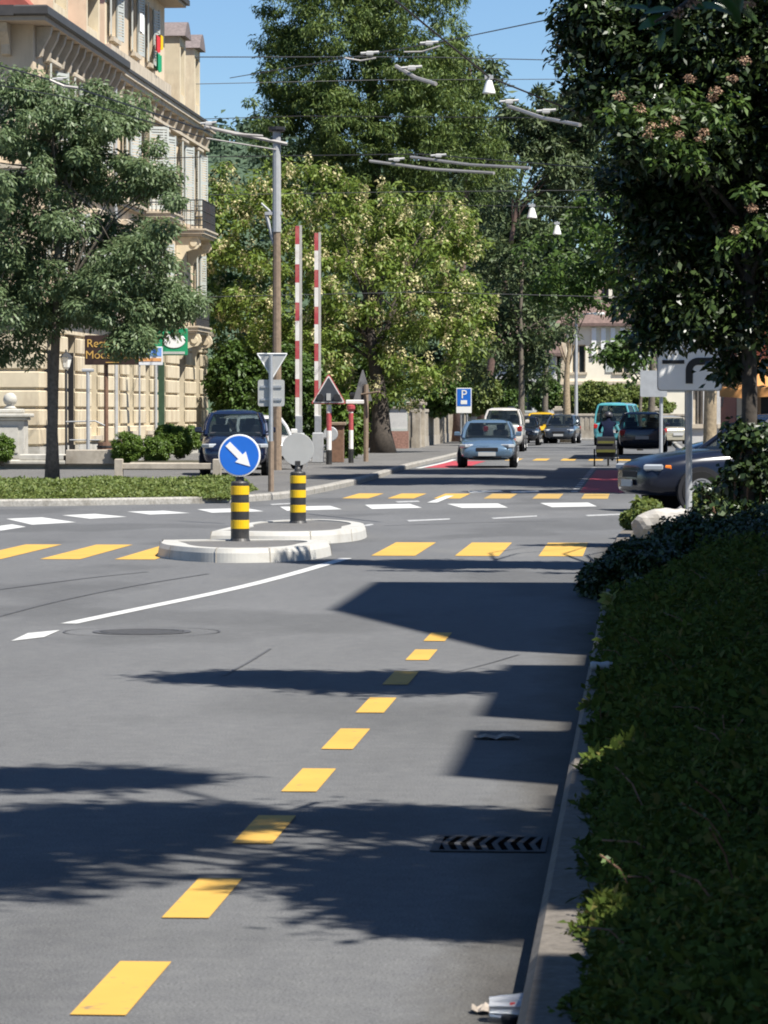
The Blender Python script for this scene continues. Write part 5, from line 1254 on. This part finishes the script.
# near dark tree with ivy on the trunk
Yt = 36
b = Vector((P(748, 545, Yt).x, Yt, .09))
bl = [(640, 60, 62, 46, Yt), (700, 40, 70, 60, Yt), (600, 30, 40, 38, Yt+.4), (660, 130, 62, 42, Yt-.6), (725, 150, 60, 60, Yt), (638, 190, 36, 36, Yt+.2), (690, 215, 60, 50, Yt+.3), (655, 250, 36, 34, Yt), (740, 260, 46, 60, Yt+.2), (668, 305, 32, 30, Yt+.2), (710, 315, 44, 26, Yt), (760, 90, 60, 80, Yt), (620, 90, 44, 34, Yt), (720, -20, 90, 36, Yt), (800, 70, 60, 90, Yt), (810, 230, 60, 80, Yt), (610, 6, 40, 20, Yt), (795, 178, 64, 42, 41.6), (740, 330, 30, 22, Yt), (738, 366, 24, 9, Yt+.2), (585, 10, 22, 26, Yt), (655, 326, 14, 12, Yt+.3)]  # out-of-frame clump near the sign is added to shade the direction plate
cl = px_clumps(bl, 700, 30, (.16, .32), .9, .3)
t = tree('photinia_tree', 'large dark glossy leaved tree overhanging from the right edge', b, (b.x+.05, b.y, 5.8), .09, .05, cl, 'f_dark', 'barkdark', 95, .095, .042, 71, nl=60, droop=.2, zfrac=(.38, .98), bend=.06)
fl = [P(x, y, Yt-1.6) for x, y in ((620, 96), (650, 126), (664, 124), (648, 134), (680, 135), (700, 138), (690, 78), (713, 97), (733, 78), (716, 90), (675, 120), (705, 132), (640, 108), (752, 208), (735, 230), (745, 60))]
for i, q in enumerate(fl): mesh_np('flower_cluster', clump_leaves([tuple(q)], np.full(1, .055), 60, .024, .018, 3+i), 4, 'f_pink', t)
# front sprays under the flowers, lighter leaf colour stands in for sunlight
sp = [P(x, y, Yt-1.5+((x*7) % 5)*.12) for x, y in ((610, 115), (630, 112), (655, 135), (670, 140), (690, 150), (645, 120), (705, 110), (720, 120), (665, 110), (685, 95), (735, 100), (750, 190), (740, 240), (725, 245), (760, 225), (695, 165), (660, 160))]
for i, q in enumerate(sp): mesh_np('spray', clump_leaves([tuple(q)], np.full(1, .12), 40, .10, .042, 13+i, up=.8), 4, 'f_mid', t)
# ivy
iv = thing('ivy', 'dark ivy and shrub wrapped round trunk of the dark tree', 'ivy', b)
cen = []; rad = []; rr = random.Random(4)
for k in range(60):
    z = rr.uniform(.2, 1.45); rd = .07+.34*max(0, 1-z/1.5)+.03; a = rr.uniform(0, 6.28)
    cen.append((b.x+math.cos(a)*rd*.8-.12*max(0, 1-z), b.y+math.sin(a)*rd*.7, z)); rad.append(rr.uniform(.1, .2))
mesh_np('leaves', clump_leaves(cen, rad, 70, .075, .055, 14), 4, 'f_dark', iv)
mb = MB()
for k in range(6):
    a = k*1.05; mb.tube([(b.x+.15*math.cos(a), b.y+.15*math.sin(a), .09), (b.x+.15*math.cos(a+.5), b.y+.14*math.sin(a+.5), .9), (b.x+.10*math.cos(a+1.1), b.y+.10*math.sin(a+1.1), 1.3)], .012, 5)
mb.build('stem', 'brownwood', iv)
sh = [P(x, y, 39) for x, y in ((706, 490), (702, 512), (712, 508), (727, 488), (750, 470), (730, 522), (745, 500), (762, 480), (712, 532), (758, 520))]
t = thing('corner_shrub', 'loose leafy shrub on the corner hiding the dark car doors', 'bush', (sh[0].x+.3, 39, .09))
mesh_np('foliage', clump_leaves([tuple(q) for q in sh], np.array([.13, .13]+[.2]*(len(sh)-2)), 150, .065, .04, 15), 4, 'f_dark', t)
mb = MB()
for q in sh: mb.tube([(sh[0].x+.3, 39, .09), (sh[0].x*.5+q.x*.5+.15, 39, q.z*.5), tuple(q)], .012, 5)
mb.build('stem', 'brownwood', t)
# mottled trunk tree beyond the side street
b = Vector((P(709, 470, 70).x, 70, .1))
bl = [(640, 250, 46, 60, 70), (690, 220, 60, 70, 71), (740, 260, 50, 60, 71), (720, 320, 50, 24, 70), (660, 310, 30, 28, 71), (780, 180, 60, 80, 71)]
tree('plane_tree', 'tree with pale mottled trunk beyond the dark car', b, (b.x+.1, b.y, 5), .145, .09, px_clumps(bl, 800, 5, (.25, .45), .8, .4), 'f_mid', 'barklight', 70, .15, .08, 72, nl=24, zfrac=(.6, .98), bend=.03)

# ------------------------------------------------------------------ street trees and house row beside the camera (they cast the shade on the road)
def crown_m(cs, k, seed, rc=(.22, .45)):
    C, Rr = [], []
    for i, (c, r) in enumerate(cs):
        a, b_ = ell_clumps(c, r, k, seed+i, .4, rc, .2); C.append(a); Rr.append(b_)
    return np.concatenate(C), np.concatenate(Rr)
def unshadow(X, Y, z): return (X+KX*z, Y-KY*z, z)
tree('street_tree', 'roadside tree overhanging bed nearest to the viewer, large drooping leaves at top', (2.85, 9.7, .09), (2.7, 9.8, 7.6), .14, .05,
     crown_m([(unshadow(-.75, 12.5, 5.4), (.42, .8, .34)), (unshadow(-.9, 14.0, 5.6), (.4, .45, .2)), (unshadow(-.55, 11.5, 5.1), (.3, .5, .25)), (unshadow(-2.3, 13.3, 7.3), (.5, .9, .4)), (unshadow(-2.9, 13.3, 8.2), (.7, 1.2, .5)), (unshadow(-2.5, 12.2, 7.6), (.5, .5, .3)), (unshadow(-2.0, 14.0, 7.2), (.4, .5, .3)), (unshadow(-2.5, 15.6, 7.8), (.4, .35, .2)), (unshadow(-.2, 12.6, 4.9), (.4, 1.1, .4)), (unshadow(.5, 12.6, 4.8), (.6, 1.2, .5))], 42, 900), 'f_mid', 'bark', 75, .11, .06, 73, nl=30, zfrac=(.45, .98))
tree('street_tree', 'roadside tree standing second along the planting bed', (2.9, 19.0, .09), (2.75, 19.2, 6.8), .14, .05,
     crown_m([(unshadow(-.6, 21.2, 5.2), (.5, 1.1, .4)), (unshadow(-1.5, 21.1, 6.0), (.6, .9, .35)), (unshadow(-2.3, 21.5, 6.9), (.5, .5, .25)), (unshadow(.3, 21.0, 4.8), (.6, 1.3, .5))], 60, 920), 'f_mid', 'bark', 75, .11, .06, 74, nl=26, zfrac=(.45, .98))
tree('street_tree', 'big roadside tree behind the side street, right of shop', (5.6, 77, .1), (5.0, 77, 16), .28, .08, crown_m([((5.2, 74, 8.5), (2.2, 4, 3)), ((4.8, 77, 12), (2.0, 4.5, 2.4)), ((4.2, 78, 15.5), (2.0, 4, 2.2)), ((3.6, 76, 18), (1.5, 3.5, 1.6))], 240, 940, (.4, .8)), 'f_mid', 'bark', 60, .25, .14, 75, nl=24)
tree('street_tree', 'big roadside tree second behind the side street', (6.2, 91, .1), (5.4, 90, 16), .28, .08, crown_m([((5.8, 87, 9), (2.2, 5, 3)), ((5.2, 89, 13), (2.2, 5, 2.6)), ((4.4, 90, 16.5), (2.0, 4.5, 2.2)), ((3.8, 89, 19), (1.5, 3.5, 1.6))], 240, 950, (.4, .8)), 'f_mid', 'bark', 60, .25, .14, 76, nl=24)
# big near leaves hanging into the picture
bp = thing('leafy_branch', 'near leafy branch with large oval leaves and pink buds hanging from above', 'branch', P(700, -40, 13))
rng = np.random.default_rng(6)
br = [P(760, -60, 13.4), P(720, -20, 13.2), P(680, 8, 13.0), P(655, 22, 12.9)]
MB().tube(br, [.02, .015, .01, .005], 6).build('twig', 'barkdark', bp, smooth=True)
def bigleaf(px, py, Y, dx, dz, l, seed):
    b_ = P(px, py, Y); rr = random.Random(seed)
    A = Vector((dx, rr.uniform(-.3, .3), dz)).normalized(); N = Vector((rr.uniform(-.3, .3)+.1, -.7, .75)).normalized(); S = N.cross(A).normalized(); N = A.cross(S)
    rows = []; w = l*.42
    for k in range(7):
        u = k/6; hw = w*.5*math.sin(math.pi*(u*.92+.04))**.8; c = b_+A*l*u-N*l*.16*u*u
        rows.append([c-S*hw+N*hw*.3, c, c+S*hw+N*hw*.3])
    return rows
for i, (x, y, dx, dz, l) in enumerate(((672, 10, -1, .05, .10), (668, 16, -1, -.35, .11), (676, 16, .1, -1, .105), (690, 8, .9, .1, .11), (664, 30, -.3, -1, .07), (705, 5, 1, -.2, .10), (650, 10, -.9, .3, .08), (720, -4, .6, -.7, .12), (740, -10, -.2, -1, .11), (735, 5, .8, -.5, .1))):
    rows = bigleaf(x, y, 13.0+i*.03, dx, dz, l*1.05, i); mb = MB(); vs = [p for r in rows for p in r]
    mb.add(vs, [(a*3+c, a*3+c+1, a*3+c+4, a*3+c+3) for a in range(6) for c in range(2)]); mb.build('leaf', 'f_big', bp, smooth=True, recalc=False)
for i, q in enumerate((P(678, 13, 12.95), P(692, 3, 13), P(750, 2, 13))): mesh_np('bud_cluster', clump_leaves([tuple(q)], np.full(1, .025), 40, .012, .009, 3+i), 4, 'f_pink', bp)
# row of houses right of the viewer
xw = 4.6
t = thing('terraced_house', 'flat roofed terraced house row with roof blocks beside the planting bed', 'house', (8, 12, 0))
zr = (xw+.20)/KX; zp = (xw+.37)/KX
mb = MB(); wall_grid(mb, 'y', xw, -8, 29.5, .1, zr-.3, [(a, a+1.3, z, z+1.6) for a in range(-6, 28, 3) for z in (1.2, 4.3)], .25, -1)
mb.add([(xw, -8, .1), (14, -8, .1), (14, -8, zr-.3), (xw, -8, zr-.3)], [(0, 1, 2, 3)]); mb.add([(xw, 29.5, .1), (14, 29.5, .1), (14, 29.5, zr-.3), (xw, 29.5, zr-.3)], [(0, 1, 2, 3)]); mb.add([(14, -8, .1), (14, 29.5, .1), (14, 29.5, zr-.3), (14, -8, zr-.3)], [(0, 1, 2, 3)])
mb.build('wall', 'stucco', t)
MB().b2((xw, -8.2, zr-.298), (14.2, 29.6, zr)).build('roof', 'roofdark', t)
for a in range(-6, 28, 3):
    for z in (1.2, 4.3): MB().b2((xw+.2, a+.002, z+.002), (xw+.24, a+1.298, z+1.598)).build('window', 'glass', t)
for ya, yb in ((-8.2, 9.85-KY*zp), (10.8-KY*zp, 15.0-KY*zp), (15.95-KY*zp, 27.6-KY*zp), (29.2-KY*zp, 29.55)): MB().b2((xw, ya, zr+.001), (xw+.4, yb, zp)).build('parapet', 'stucco', t)  # unseen parapet, its gaps shaped to leave sunlit patches on the kerb
z1 = (xw+.85)/KX; z3 = (xw+2.5)/KX  # unseen roof blocks below are shaped from the shade outline on the road
for ya, yb in ((15.78, 18.05), (18.9, 22.75)):
    MB().b2((xw-.003, ya-KY*z1, zr+.003), (9, yb-KY*z1, z1)).build('roof_block', 'stucco', t)
z2 = (xw+.98)/KX
pr = [(24.15-KY*z2, zr+.003), (33.8-KY*z3, zr+.002), (33.8-KY*z3, z3), (29.0-KY*z3, z3), (24.15-KY*z2, z2)]
MB().prism(pr, xw-.003, 12, 'yz').build('gable_block', 'stucco', t)
# ------------------------------------------------------------------ vehicles
STY = {
 'sedan': dict(st=[(-.50, .40, .70, .80), (-.488, .31, .88, .90), (-.41, .24, .94, .97), (-.22, .2, .93, 1), (0, .2, .92, 1), (.18, .2, .90, 1), (.30, .22, .86, .99), (.42, .25, .76, .94), (.482, .27, .66, .86), (.50, .34, .56, .76)], gh=(-.41, -.27, .04, .21)),
 'estate': dict(st=[(-.50, .40, .80, .84), (-.49, .30, .92, .93), (-.42, .24, .95, .98), (-.22, .2, .95, 1), (0, .2, .94, 1), (.18, .2, .93, 1), (.30, .22, .90, .99), (.42, .25, .82, .94), (.482, .27, .72, .86), (.50, .34, .60, .76)], gh=(-.485, -.43, .03, .19)),
 'mpv': dict(st=[(-.50, .40, .85, .84), (-.49, .30, .98, .93), (-.42, .24, 1.0, .98), (-.22, .2, 1.0, 1), (0, .2, 1.0, 1), (.2, .2, .99, 1), (.33, .22, .94, .98), (.43, .25, .83, .93), (.485, .27, .72, .85), (.50, .34, .60, .75)], gh=(-.48, -.43, .08, .31)),
 'van': dict(st=[(-.50, .42, 1.0, .90), (-.49, .32, 1.1, .96), (-.42, .26, 1.12, .99), (-.2, .22, 1.12, 1), (0, .22, 1.12, 1), (.25, .22, 1.1, 1), (.38, .24, 1.04, .98), (.45, .26, .94, .94), (.49, .3, .80, .88), (.50, .36, .66, .8)], gh=(-.485, -.47, .20, .37)),
}
def car(label, cat, x, y, z, heading, L, W, H, style, paint_, group=None, r=.31, plate_front=True, roofm=None):
    S = STY[style]; bz = max(s[2] for s in S['st']); t = thing('parked_car' if cat != 'van' else 'parked_van', label, cat, (0, 0, 0), group)
    hw = W/2; kz = (H*.645)/bz if style not in ('van',) else (H*.56)/bz
    rings = []
    for xf, zb, zt, wf in S['st']:
        xx = xf*L; w = hw*wf; zt *= kz; dz = zt-zb
        half = [(0, zb), (.78*w, zb), (.95*w, zb+.10*dz), (w, zb+.45*dz), (.985*w, zb+.74*dz), (.91*w, zt-.025), (.6*w, zt+.012), (0, zt+.025)]
        rings.append([(xx, a, b) for a, b in half]+[(xx, -a, b) for a, b in half[-2:0:-1]])
    MB().loft(rings).build('body', paint_, t, smooth=True, sub=1)
    rb, rt, ft, fb = [q*L for q in S['gh']]; zb = bz*kz-.06; zt = H-.07
    def ring(u, ex=0):
        # u 0 belt .. 1 roof
        a = rb+(rt-rb)*u-ex; b = fb+(ft-fb)*u+ex; w = hw*(.93-.20*u+.05*math.sin(math.pi*u))+ex; zz = zb+(zt-zb)*u; m = (a+b)/2
        return [(b, -w*.9, zz), (b+.05*L*(1-.4*u), 0, zz), (b, w*.9, zz), (m, w, zz), (a, w*.93, zz), (a-.02*L, 0, zz), (a, -w*.93, zz), (m, -w, zz)]
    MB().loft([ring(0), ring(.5), ring(.98)]).build('windows', 'carglass', t)
    mb = MB(); rr_ = []
    for u, ex, dz in ((.93, .012, 0), (1.0, .0, .0), (1.0, -.12, .045), (1.0, -.40, .07)): rr_.append([(p[0], p[1], p[2]+dz) for p in ring(u, ex)])
    mb.loft(rr_)
    for k in (0, 2, 4, 6, 3, 7):
        mb.tube([ring(0, .008)[k], ring(.5, .008)[k], ring(.95, .008)[k]], .045 if k not in (3, 7) else .035, 6)
    mb.build('roof', roofm or paint_, t, smooth=False)
    for sx in (.02, -.20):
        for sy in (-1, 1):
            mb = MB(); mb.box((sx*L, sy*W*.22, zb+.08), (.16, W*.26, .34), 0, .05); mb.box((sx*L-.03, sy*W*.22, zb+.33), (.09, W*.14, .15), 0, .03); mb.build('seat', 'seat', t)
    MB().box((fb-.18, 0, zb+.03), (.25, W*.74, .10), 0, .03).build('dashboard', 'seat', t)
    # wheels
    for sx in (-.30, .31):
        for sy in (-1, 1):
            c = (sx*L, sy*(hw-.1), r)
            def ax(p): return [(a, sy*b) for a, b in p]
            MB().lathe([(r*1.17, .02), (r*1.17, .106), (.01, .106)] if sy > 0 else [(r*1.17, -.02), (r*1.17, -.106), (.01, -.106)], c, 24, 'y').build('wheel_arch', 'plastic', t)
            wh = MB().lathe(ax([(r*.6, -.1), (r*.95, -.1), (r, -.06), (r, .08), (r*.95, .118), (r*.62, .12), (.01, .108)]), c, 24, 'y').build('wheel', 'tyre', t)
            mb = MB()
            mb.lathe(ax([(r*.62, .115), (r*.62, .128), (r*.55, .128), (r*.5, .118), (.01, .118)]), c, 20, 'y')
            for k in range(6):
                a = k*math.pi/3; mb.box((c[0]+r*.3*math.cos(a), c[1]+sy*.123, c[2]+r*.3*math.sin(a)), (.05, .012, .05)); mb.tube([(c[0]+r*.1*math.cos(a), c[1]+sy*.122, c[2]+r*.1*math.sin(a)), (c[0]+r*.56*math.cos(a), c[1]+sy*.122, c[2]+r*.56*math.sin(a))], .022, 5)
            mb.build('rim', 'rim', wh)
    # front end
    zf = bz*kz
    MB().box((.492*L, 0, .585*zf), (.06, W*.38, .12), 0, .02).build('grille', 'plastic', t)
    MB().box((.487*L, 0, .37*zf), (.06, W*.50, .10), 0, .03).build('front_bumper', 'plastic', t)
    MB().box((.508*L, 0, .45*zf), (.025, .50, .11)).build('number_plate', 'plate', t)
    for sy in (-1, 1):
        h_ = MB().box((.452*L, sy*W*.352, .70*zf), (.30, W*.18, .105), -sy*.62, .045).build('headlight', 'lens', t)
        MB().box((.418*L, sy*W*.434, .70*zf), (.10, .06, .075), -sy*.30, .03).build('indicator', 'orange', h_)
        MB().box((-.487*L, sy*W*.40, .80*zf), (.12, W*.13, .22), sy*.25, .03).build('tail_light', 'tail', t)
        m_ = MB(); m_.box((fb-.12*L+.05, sy*(hw+.06), zb+.13), (.10, .17, .13), 0, .03); m_.tube([(fb-.12*L+.05, sy*(hw-.14), zb+.06), (fb-.12*L+.05, sy*(hw+.02), zb+.10)], .025, 6); m_.build('wing_mirror', paint_, t)
        for xx in (.02, -.2): MB().box((xx*L, sy*(hw-.002), .82*zf), (.17, .03, .035), 0, .008).build('door_handle', 'plastic', t)
    MB().box((-.488*L, 0, .42*zf), (.09, W*.78, .2), 0, .03).build('rear_bumper', paint_ if style != 'estate' else 'plastic', t)
    MB().box((-.508*L, 0, .62*zf), (.02, .50, .12)).build('number_plate', 'plate', t)
    t.location = (x, y, z); t.rotation_euler = (0, 0, heading); return t
M['carglass'] = mat('car_glass', (.012, .017, .022), .04, var=.02, coat=.5)
_n = M['carglass'].node_tree; _t = _n.nodes.new('ShaderNodeBsdfTransparent'); _t.inputs[0].default_value = (.62, .70, .70, 1); _m = _n.nodes.new('ShaderNodeMixShader'); _m.inputs[0].default_value = .6
_n.links.new(_n.nodes['Principled BSDF'].outputs[0], _m.inputs[1]); _n.links.new(_t.outputs[0], _m.inputs[2]); _n.links.new(_m.outputs[0], _n.nodes['Material Output'].inputs[0])
M['seat'] = mat('seat_cloth', (.03, .03, .034), .9, var=.1)
for nm, c in (('navy', (.010, .016, .042)), ('greyblue', (.12, .19, .27)), ('whitecar', (.66, .65, .62)), ('ivory', (.62, .58, .52)), ('blackcar', (.016, .017, .02)), ('yellowcar', (.62, .38, .02)), ('darkgrey', (.045, .055, .07)), ('turq', (.11, .42, .46)), ('suv', (.025, .028, .045)), ('beige', (.40, .36, .27)), ('volvo', (.010, .013, .026))): M['c_'+nm] = car_paint('car_paint_'+nm, c, .2 if nm in ('whitecar', 'ivory', 'yellowcar', 'turq') else .1 if nm == 'volvo' else .4)
M['c_volvo'] = mat('car_paint_dark', (.008, .011, .022), .2, var=.05, spec=.45)
DN = -math.pi/2   # facing the camera
# dark car coming out of the side street on the right
th = R(180+19); L_ = 4.75
w = Vector((P(699, 512, 57.8).x, 57.8))           # near front wheel
d = Vector((math.cos(th), math.sin(th))); lft = Vector((-d.y, d.x))
c = w-d*(.31*L_)-lft*(.82)
t = car('dark blue estate car nosing out of the right side street', 'car', c.x, c.y, 0, th, L_, 1.84, 1.58, 'estate', 'c_volvo', r=.335)
car('grey blue saloon car driving towards the viewer', 'car', P(488.5, 0, 104.8).x, 104.8, 0, DN+R(1.5), 4.3, 1.66, 1.39, 'sedan', 'c_greyblue', r=.29)
car('navy blue people carrier parked on left pavement', 'car', P(235, 0, 85.5).x, 85.5, .108, DN-R(-6), 4.2, 1.62, 1.55, 'mpv', 'c_navy', r=.31)
car('white car parked behind the navy people carrier', 'car', -10.05, 94.5, .108, R(-70), 3.9, 1.66, 1.42, 'estate', 'c_whitecar', r=.31)
car('white van like estate seen from behind the grey blue saloon', 'car', P(505, 0, 147).x, 147, 0, DN+math.pi, 4.4, 1.68, 1.78, 'mpv', 'c_ivory')
car('black car between the white estate and the yellow car', 'car', P(524, 0, 174).x, 174, 0, DN, 4.2, 1.62, 1.42, 'estate', 'c_blackcar')
car('yellow car half hidden by the dark grey car', 'car', P(541.5, 0, 186).x, 186, 0, DN, 4.1, 1.64, 1.6, 'estate', 'c_yellowcar')
car('dark grey car parked in front of the far lamp post', 'car', P(563, 0, 184).x, 184, 0, DN-R(5), 3.9, 1.6, 1.5, 'mpv', 'c_darkgrey')
car('turquoise van parked behind the cyclist and the dark estate', 'van', P(622, 0, 172).x-.1, 174, 0, DN+math.pi-R(8), 4.9, 1.9, 2.05, 'van', 'c_turq')
car('large dark estate car driving away beside the cyclist', 'car', P(643, 0, 134).x, 134+2.2, 0, DN+math.pi, 4.6, 1.82, 1.62, 'estate', 'c_suv', r=.33)
car('beige car parked to the right of dark estate car', 'car', P(664, 0, 170).x, 170, 0, DN+math.pi+R(20), 4.0, 1.62, 1.42, 'sedan', 'c_beige')
car('black car standing behind the dark blue estate', 'car', P(790, 0, 73).x, 73.5, .108, R(180+8), 4.4, 1.74, 1.55, 'estate', 'c_blackcar', r=.32)

# ------------------------------------------------------------------ cyclist with trailer
cx, cy = P(609, 0, 107.6).x, 107.6
def skin(name, pts, edges, m, parent, sub=2):
    me = bpy.data.meshes.new(name); o_ = origin(parent)
    me.from_pydata([(p[0]-o_.x, p[1]-o_.y, p[2]-o_.z) for p, r in pts], edges, [])
    o = bpy.data.objects.new(name, me); COL.objects.link(o); o.parent = parent; me.materials.append(M[m])
    sk = o.modifiers.new('skin', 'SKIN'); me.skin_vertices[0].data[0].use_root = True
    for i, (p, r) in enumerate(pts): me.skin_vertices[0].data[i].radius = (r, r)
    s = o.modifiers.new('sub', 'SUBSURF'); s.levels = s.render_levels = sub; return o
pr = thing('person', 'cyclist in a dark blue jacket and dark helmet riding away', 'person', (cx, cy, 0))
def q(x, y, z): return (cx+x, cy+y, z)
pts = [(q(0, 0, .90), .14), (q(0, .08, 1.06), .135), (q(0, .22, 1.24), .15), (q(0, .30, 1.32), .07), (q(0, .34, 1.38), .06), (q(0, .38, 1.47), .095),
       (q(-.19, .25, 1.27), .065), (q(-.27, .38, 1.08), .05), (q(-.25, .58, 1.0), .038), (q(.19, .25, 1.27), .065), (q(.27, .38, 1.08), .05), (q(.25, .58, 1.0), .038),
       (q(-.10, .02, .86), .10), (q(-.13, .36, .72), .07), (q(-.12, .22, .36), .05), (q(-.12, .34, .28), .04), (q(.10, .02, .86), .10), (q(.13, .34, .58), .07), (q(.12, .12, .22), .05), (q(.12, .25, .16), .04)]
ed = [(0, 1), (1, 2), (2, 3), (3, 4), (4, 5), (2, 6), (6, 7), (7, 8), (2, 9), (9, 10), (10, 11), (0, 12), (12, 13), (13, 14), (14, 15), (0, 16), (16, 17), (17, 18), (18, 19)]
skin('body', pts, ed, 'jacket', pr)
MB().lathe([(.12, 1.47), (.135, 1.5), (.125, 1.56), (.08, 1.62), (.005, 1.64)], (cx, cy+.38, -.02), 14).build('helmet', 'helmet', pr, smooth=True)
skin('hands', [(q(-.25, .58, 1.0), .04), (q(-.24, .66, .99), .04)], [(0, 1)], 'skin', pr, 1); skin('hands', [(q(.25, .58, 1.0), .04), (q(.24, .66, .99), .04)], [(0, 1)], 'skin', pr, 1)
MB().tube([q(.2, .27, 1.22), q(.272, .38, 1.08)], [.075, .06], 8).build('sleeve', 'c_turq', pr)
bi = thing('bicycle', 'bicycle ridden by the cyclist in dark blue', 'bicycle', (cx, cy, 0))
def wheel_mb(x, y, z, r, parent, nm='wheel'):
    mb = MB(); mb.tube([(x, y+r*math.cos(a), z+r*math.sin(a)) for a in [6.2832*k/24 for k in range(25)]], .022, 6, caps=False); w_ = mb.build(nm, 'tyre', parent)
    mb = MB()
    for k in range(10): a = 6.2832*k/10; mb.tube([(x, y, z), (x, y+r*math.cos(a), z+r*math.sin(a))], .004, 3)
    mb.lathe([(.001, -.03), (.03, -.03), (.03, .03), (.001, .03)], (x, y, z), 8, 'x'); mb.build('spokes', 'metal', w_)
wheel_mb(cx, cy-.42, .34, .33, bi); wheel_mb(cx, cy+.66, .34, .33, bi)
mb = MB()
for a, b in (((0, -.42, .34), (0, .06, .30)), ((0, .06, .30), (0, -.06, .82)), ((0, -.42, .34), (0, -.03, .72)), ((0, -.03, .72), (0, .5, .80)), ((0, .06, .30), (0, .5, .74)), ((0, .66, .34), (0, .5, .95)), ): mb.tube([q(*a), q(*b)], .02, 6)
mb.build('frame', 'c_darkgrey', bi)
mb = MB(); mb.tube([q(-.28, .62, .97), q(-.1, .56, 1.0), q(.1, .56, 1.0), q(.28, .62, .97)], .016, 6); mb.tube([q(0, .5, .95), q(0, .55, 1.0)], .02, 6); mb.build('handlebar', 'metal_dull', bi)
MB().box(q(0, -.06, .84), (.16, .25, .05), 0, .02).build('saddle', 'plastic', bi)
tr = thing('bicycle_trailer', 'black and yellow child trailer towed behind the cyclist', 'trailer', (cx-.05, cy-1.6, 0))
tx, ty = cx-.05, cy-1.6
mb = MB(); mb.loft([[(tx-.27*w_, ty+yy, z) for w_, yy in ((1, -.38), (1, .38))]+[(tx+.27*w_, ty+yy, z) for w_, yy in ((1, .38), (1, -.38))] for z, w_ in ((.28, 1),)]+[[(tx-.30, ty-.42, .5), (tx-.30, ty+.40, .5), (tx+.30, ty+.40, .5), (tx+.30, ty-.42, .5)], [(tx-.26, ty-.36, .84), (tx-.26, ty+.1, .88), (tx+.26, ty+.1, .88), (tx+.26, ty-.36, .84)]]); mb.build('cabin', 'plastic', tr)
mb = MB(); mb.b2((tx-.24, ty-.435, .68), (tx+.24, ty-.425, .75), .002); mb.build('yellow_panel', 'trailery', tr)
mb = MB(); mb.b2((tx-.28, ty-.43, .42), (tx+.28, ty-.424, .50)); mb.build('yellow_panel', 'trailery', tr)
for sx in (-1, 1): wheel_mb(tx+sx*.34, ty, .25, .25, tr)
mb = MB(); mb.tube([(tx, ty+.38, .35), (tx+.05, ty+.9, .32), (cx+.03, cy-.42, .34)], .018, 6); mb.tube([(tx-.34, ty, .25), (tx+.34, ty, .25)], .015, 6); mb.build('tow_bar', 'metal_dull', tr)

# ------------------------------------------------------------------ camera, sun, sky
cam = bpy.data.cameras.new('camera'); co = bpy.data.objects.new('camera', cam); COL.objects.link(co)
co.location = (0, 0, EYE)
co.rotation_euler = (R(90)-PIT, 0, YAW)
cam.sensor_fit = 'VERTICAL'; cam.sensor_height = 24; cam.lens = F/1024*24
cam.clip_start = .1; cam.clip_end = 4000
cam.dof.use_dof = True; cam.dof.focus_distance = 62; cam.dof.aperture_fstop = cam.lens/1000/.0055
SC.camera = co
su = bpy.data.lights.new('sun', 'SUN'); su.energy = 5.0; su.angle = R(.53); su.color = (1, .955, .88)
so = bpy.data.objects.new('sun', su); COL.objects.link(so)
az = R(SUN_AZ); el = R(SUN_EL)
dv = Vector((math.cos(az)*math.cos(el), -math.sin(az)*math.cos(el), math.sin(el)))   # towards the sun
so.rotation_euler = dv.to_track_quat('Z', 'Y').to_euler(); so.location = (20, -20, 40)
wd = bpy.data.worlds.new('World'); SC.world = wd; wd.use_nodes = True
nt = wd.node_tree; sky = nt.nodes.new('ShaderNodeTexSky'); sky.sky_type = 'NISHITA'; sky.sun_disc = False
sky.sun_elevation = el; sky.sun_rotation = math.atan2(dv.x, dv.y); sky.altitude = 450; sky.air_density = 1.0; sky.dust_density = 0; sky.ozone_density = 9
bg = nt.nodes['Background']; nt.links.new(sky.outputs[0], bg.inputs[0]); bg.inputs[1].default_value = .065
SC.view_settings.view_transform = 'Standard'; SC.view_settings.look = 'None'; SC.view_settings.exposure = 0.95; SC.view_settings.gamma = 1; SC.view_settings.use_curve_mapping = False
SC.render.engine = 'CYCLES'; SC.cycles.max_bounces = 6; SC.cycles.transparent_max_bounces = 4; SC.cycles.use_denoising = True
SC.cycles.filter_width = 1.9
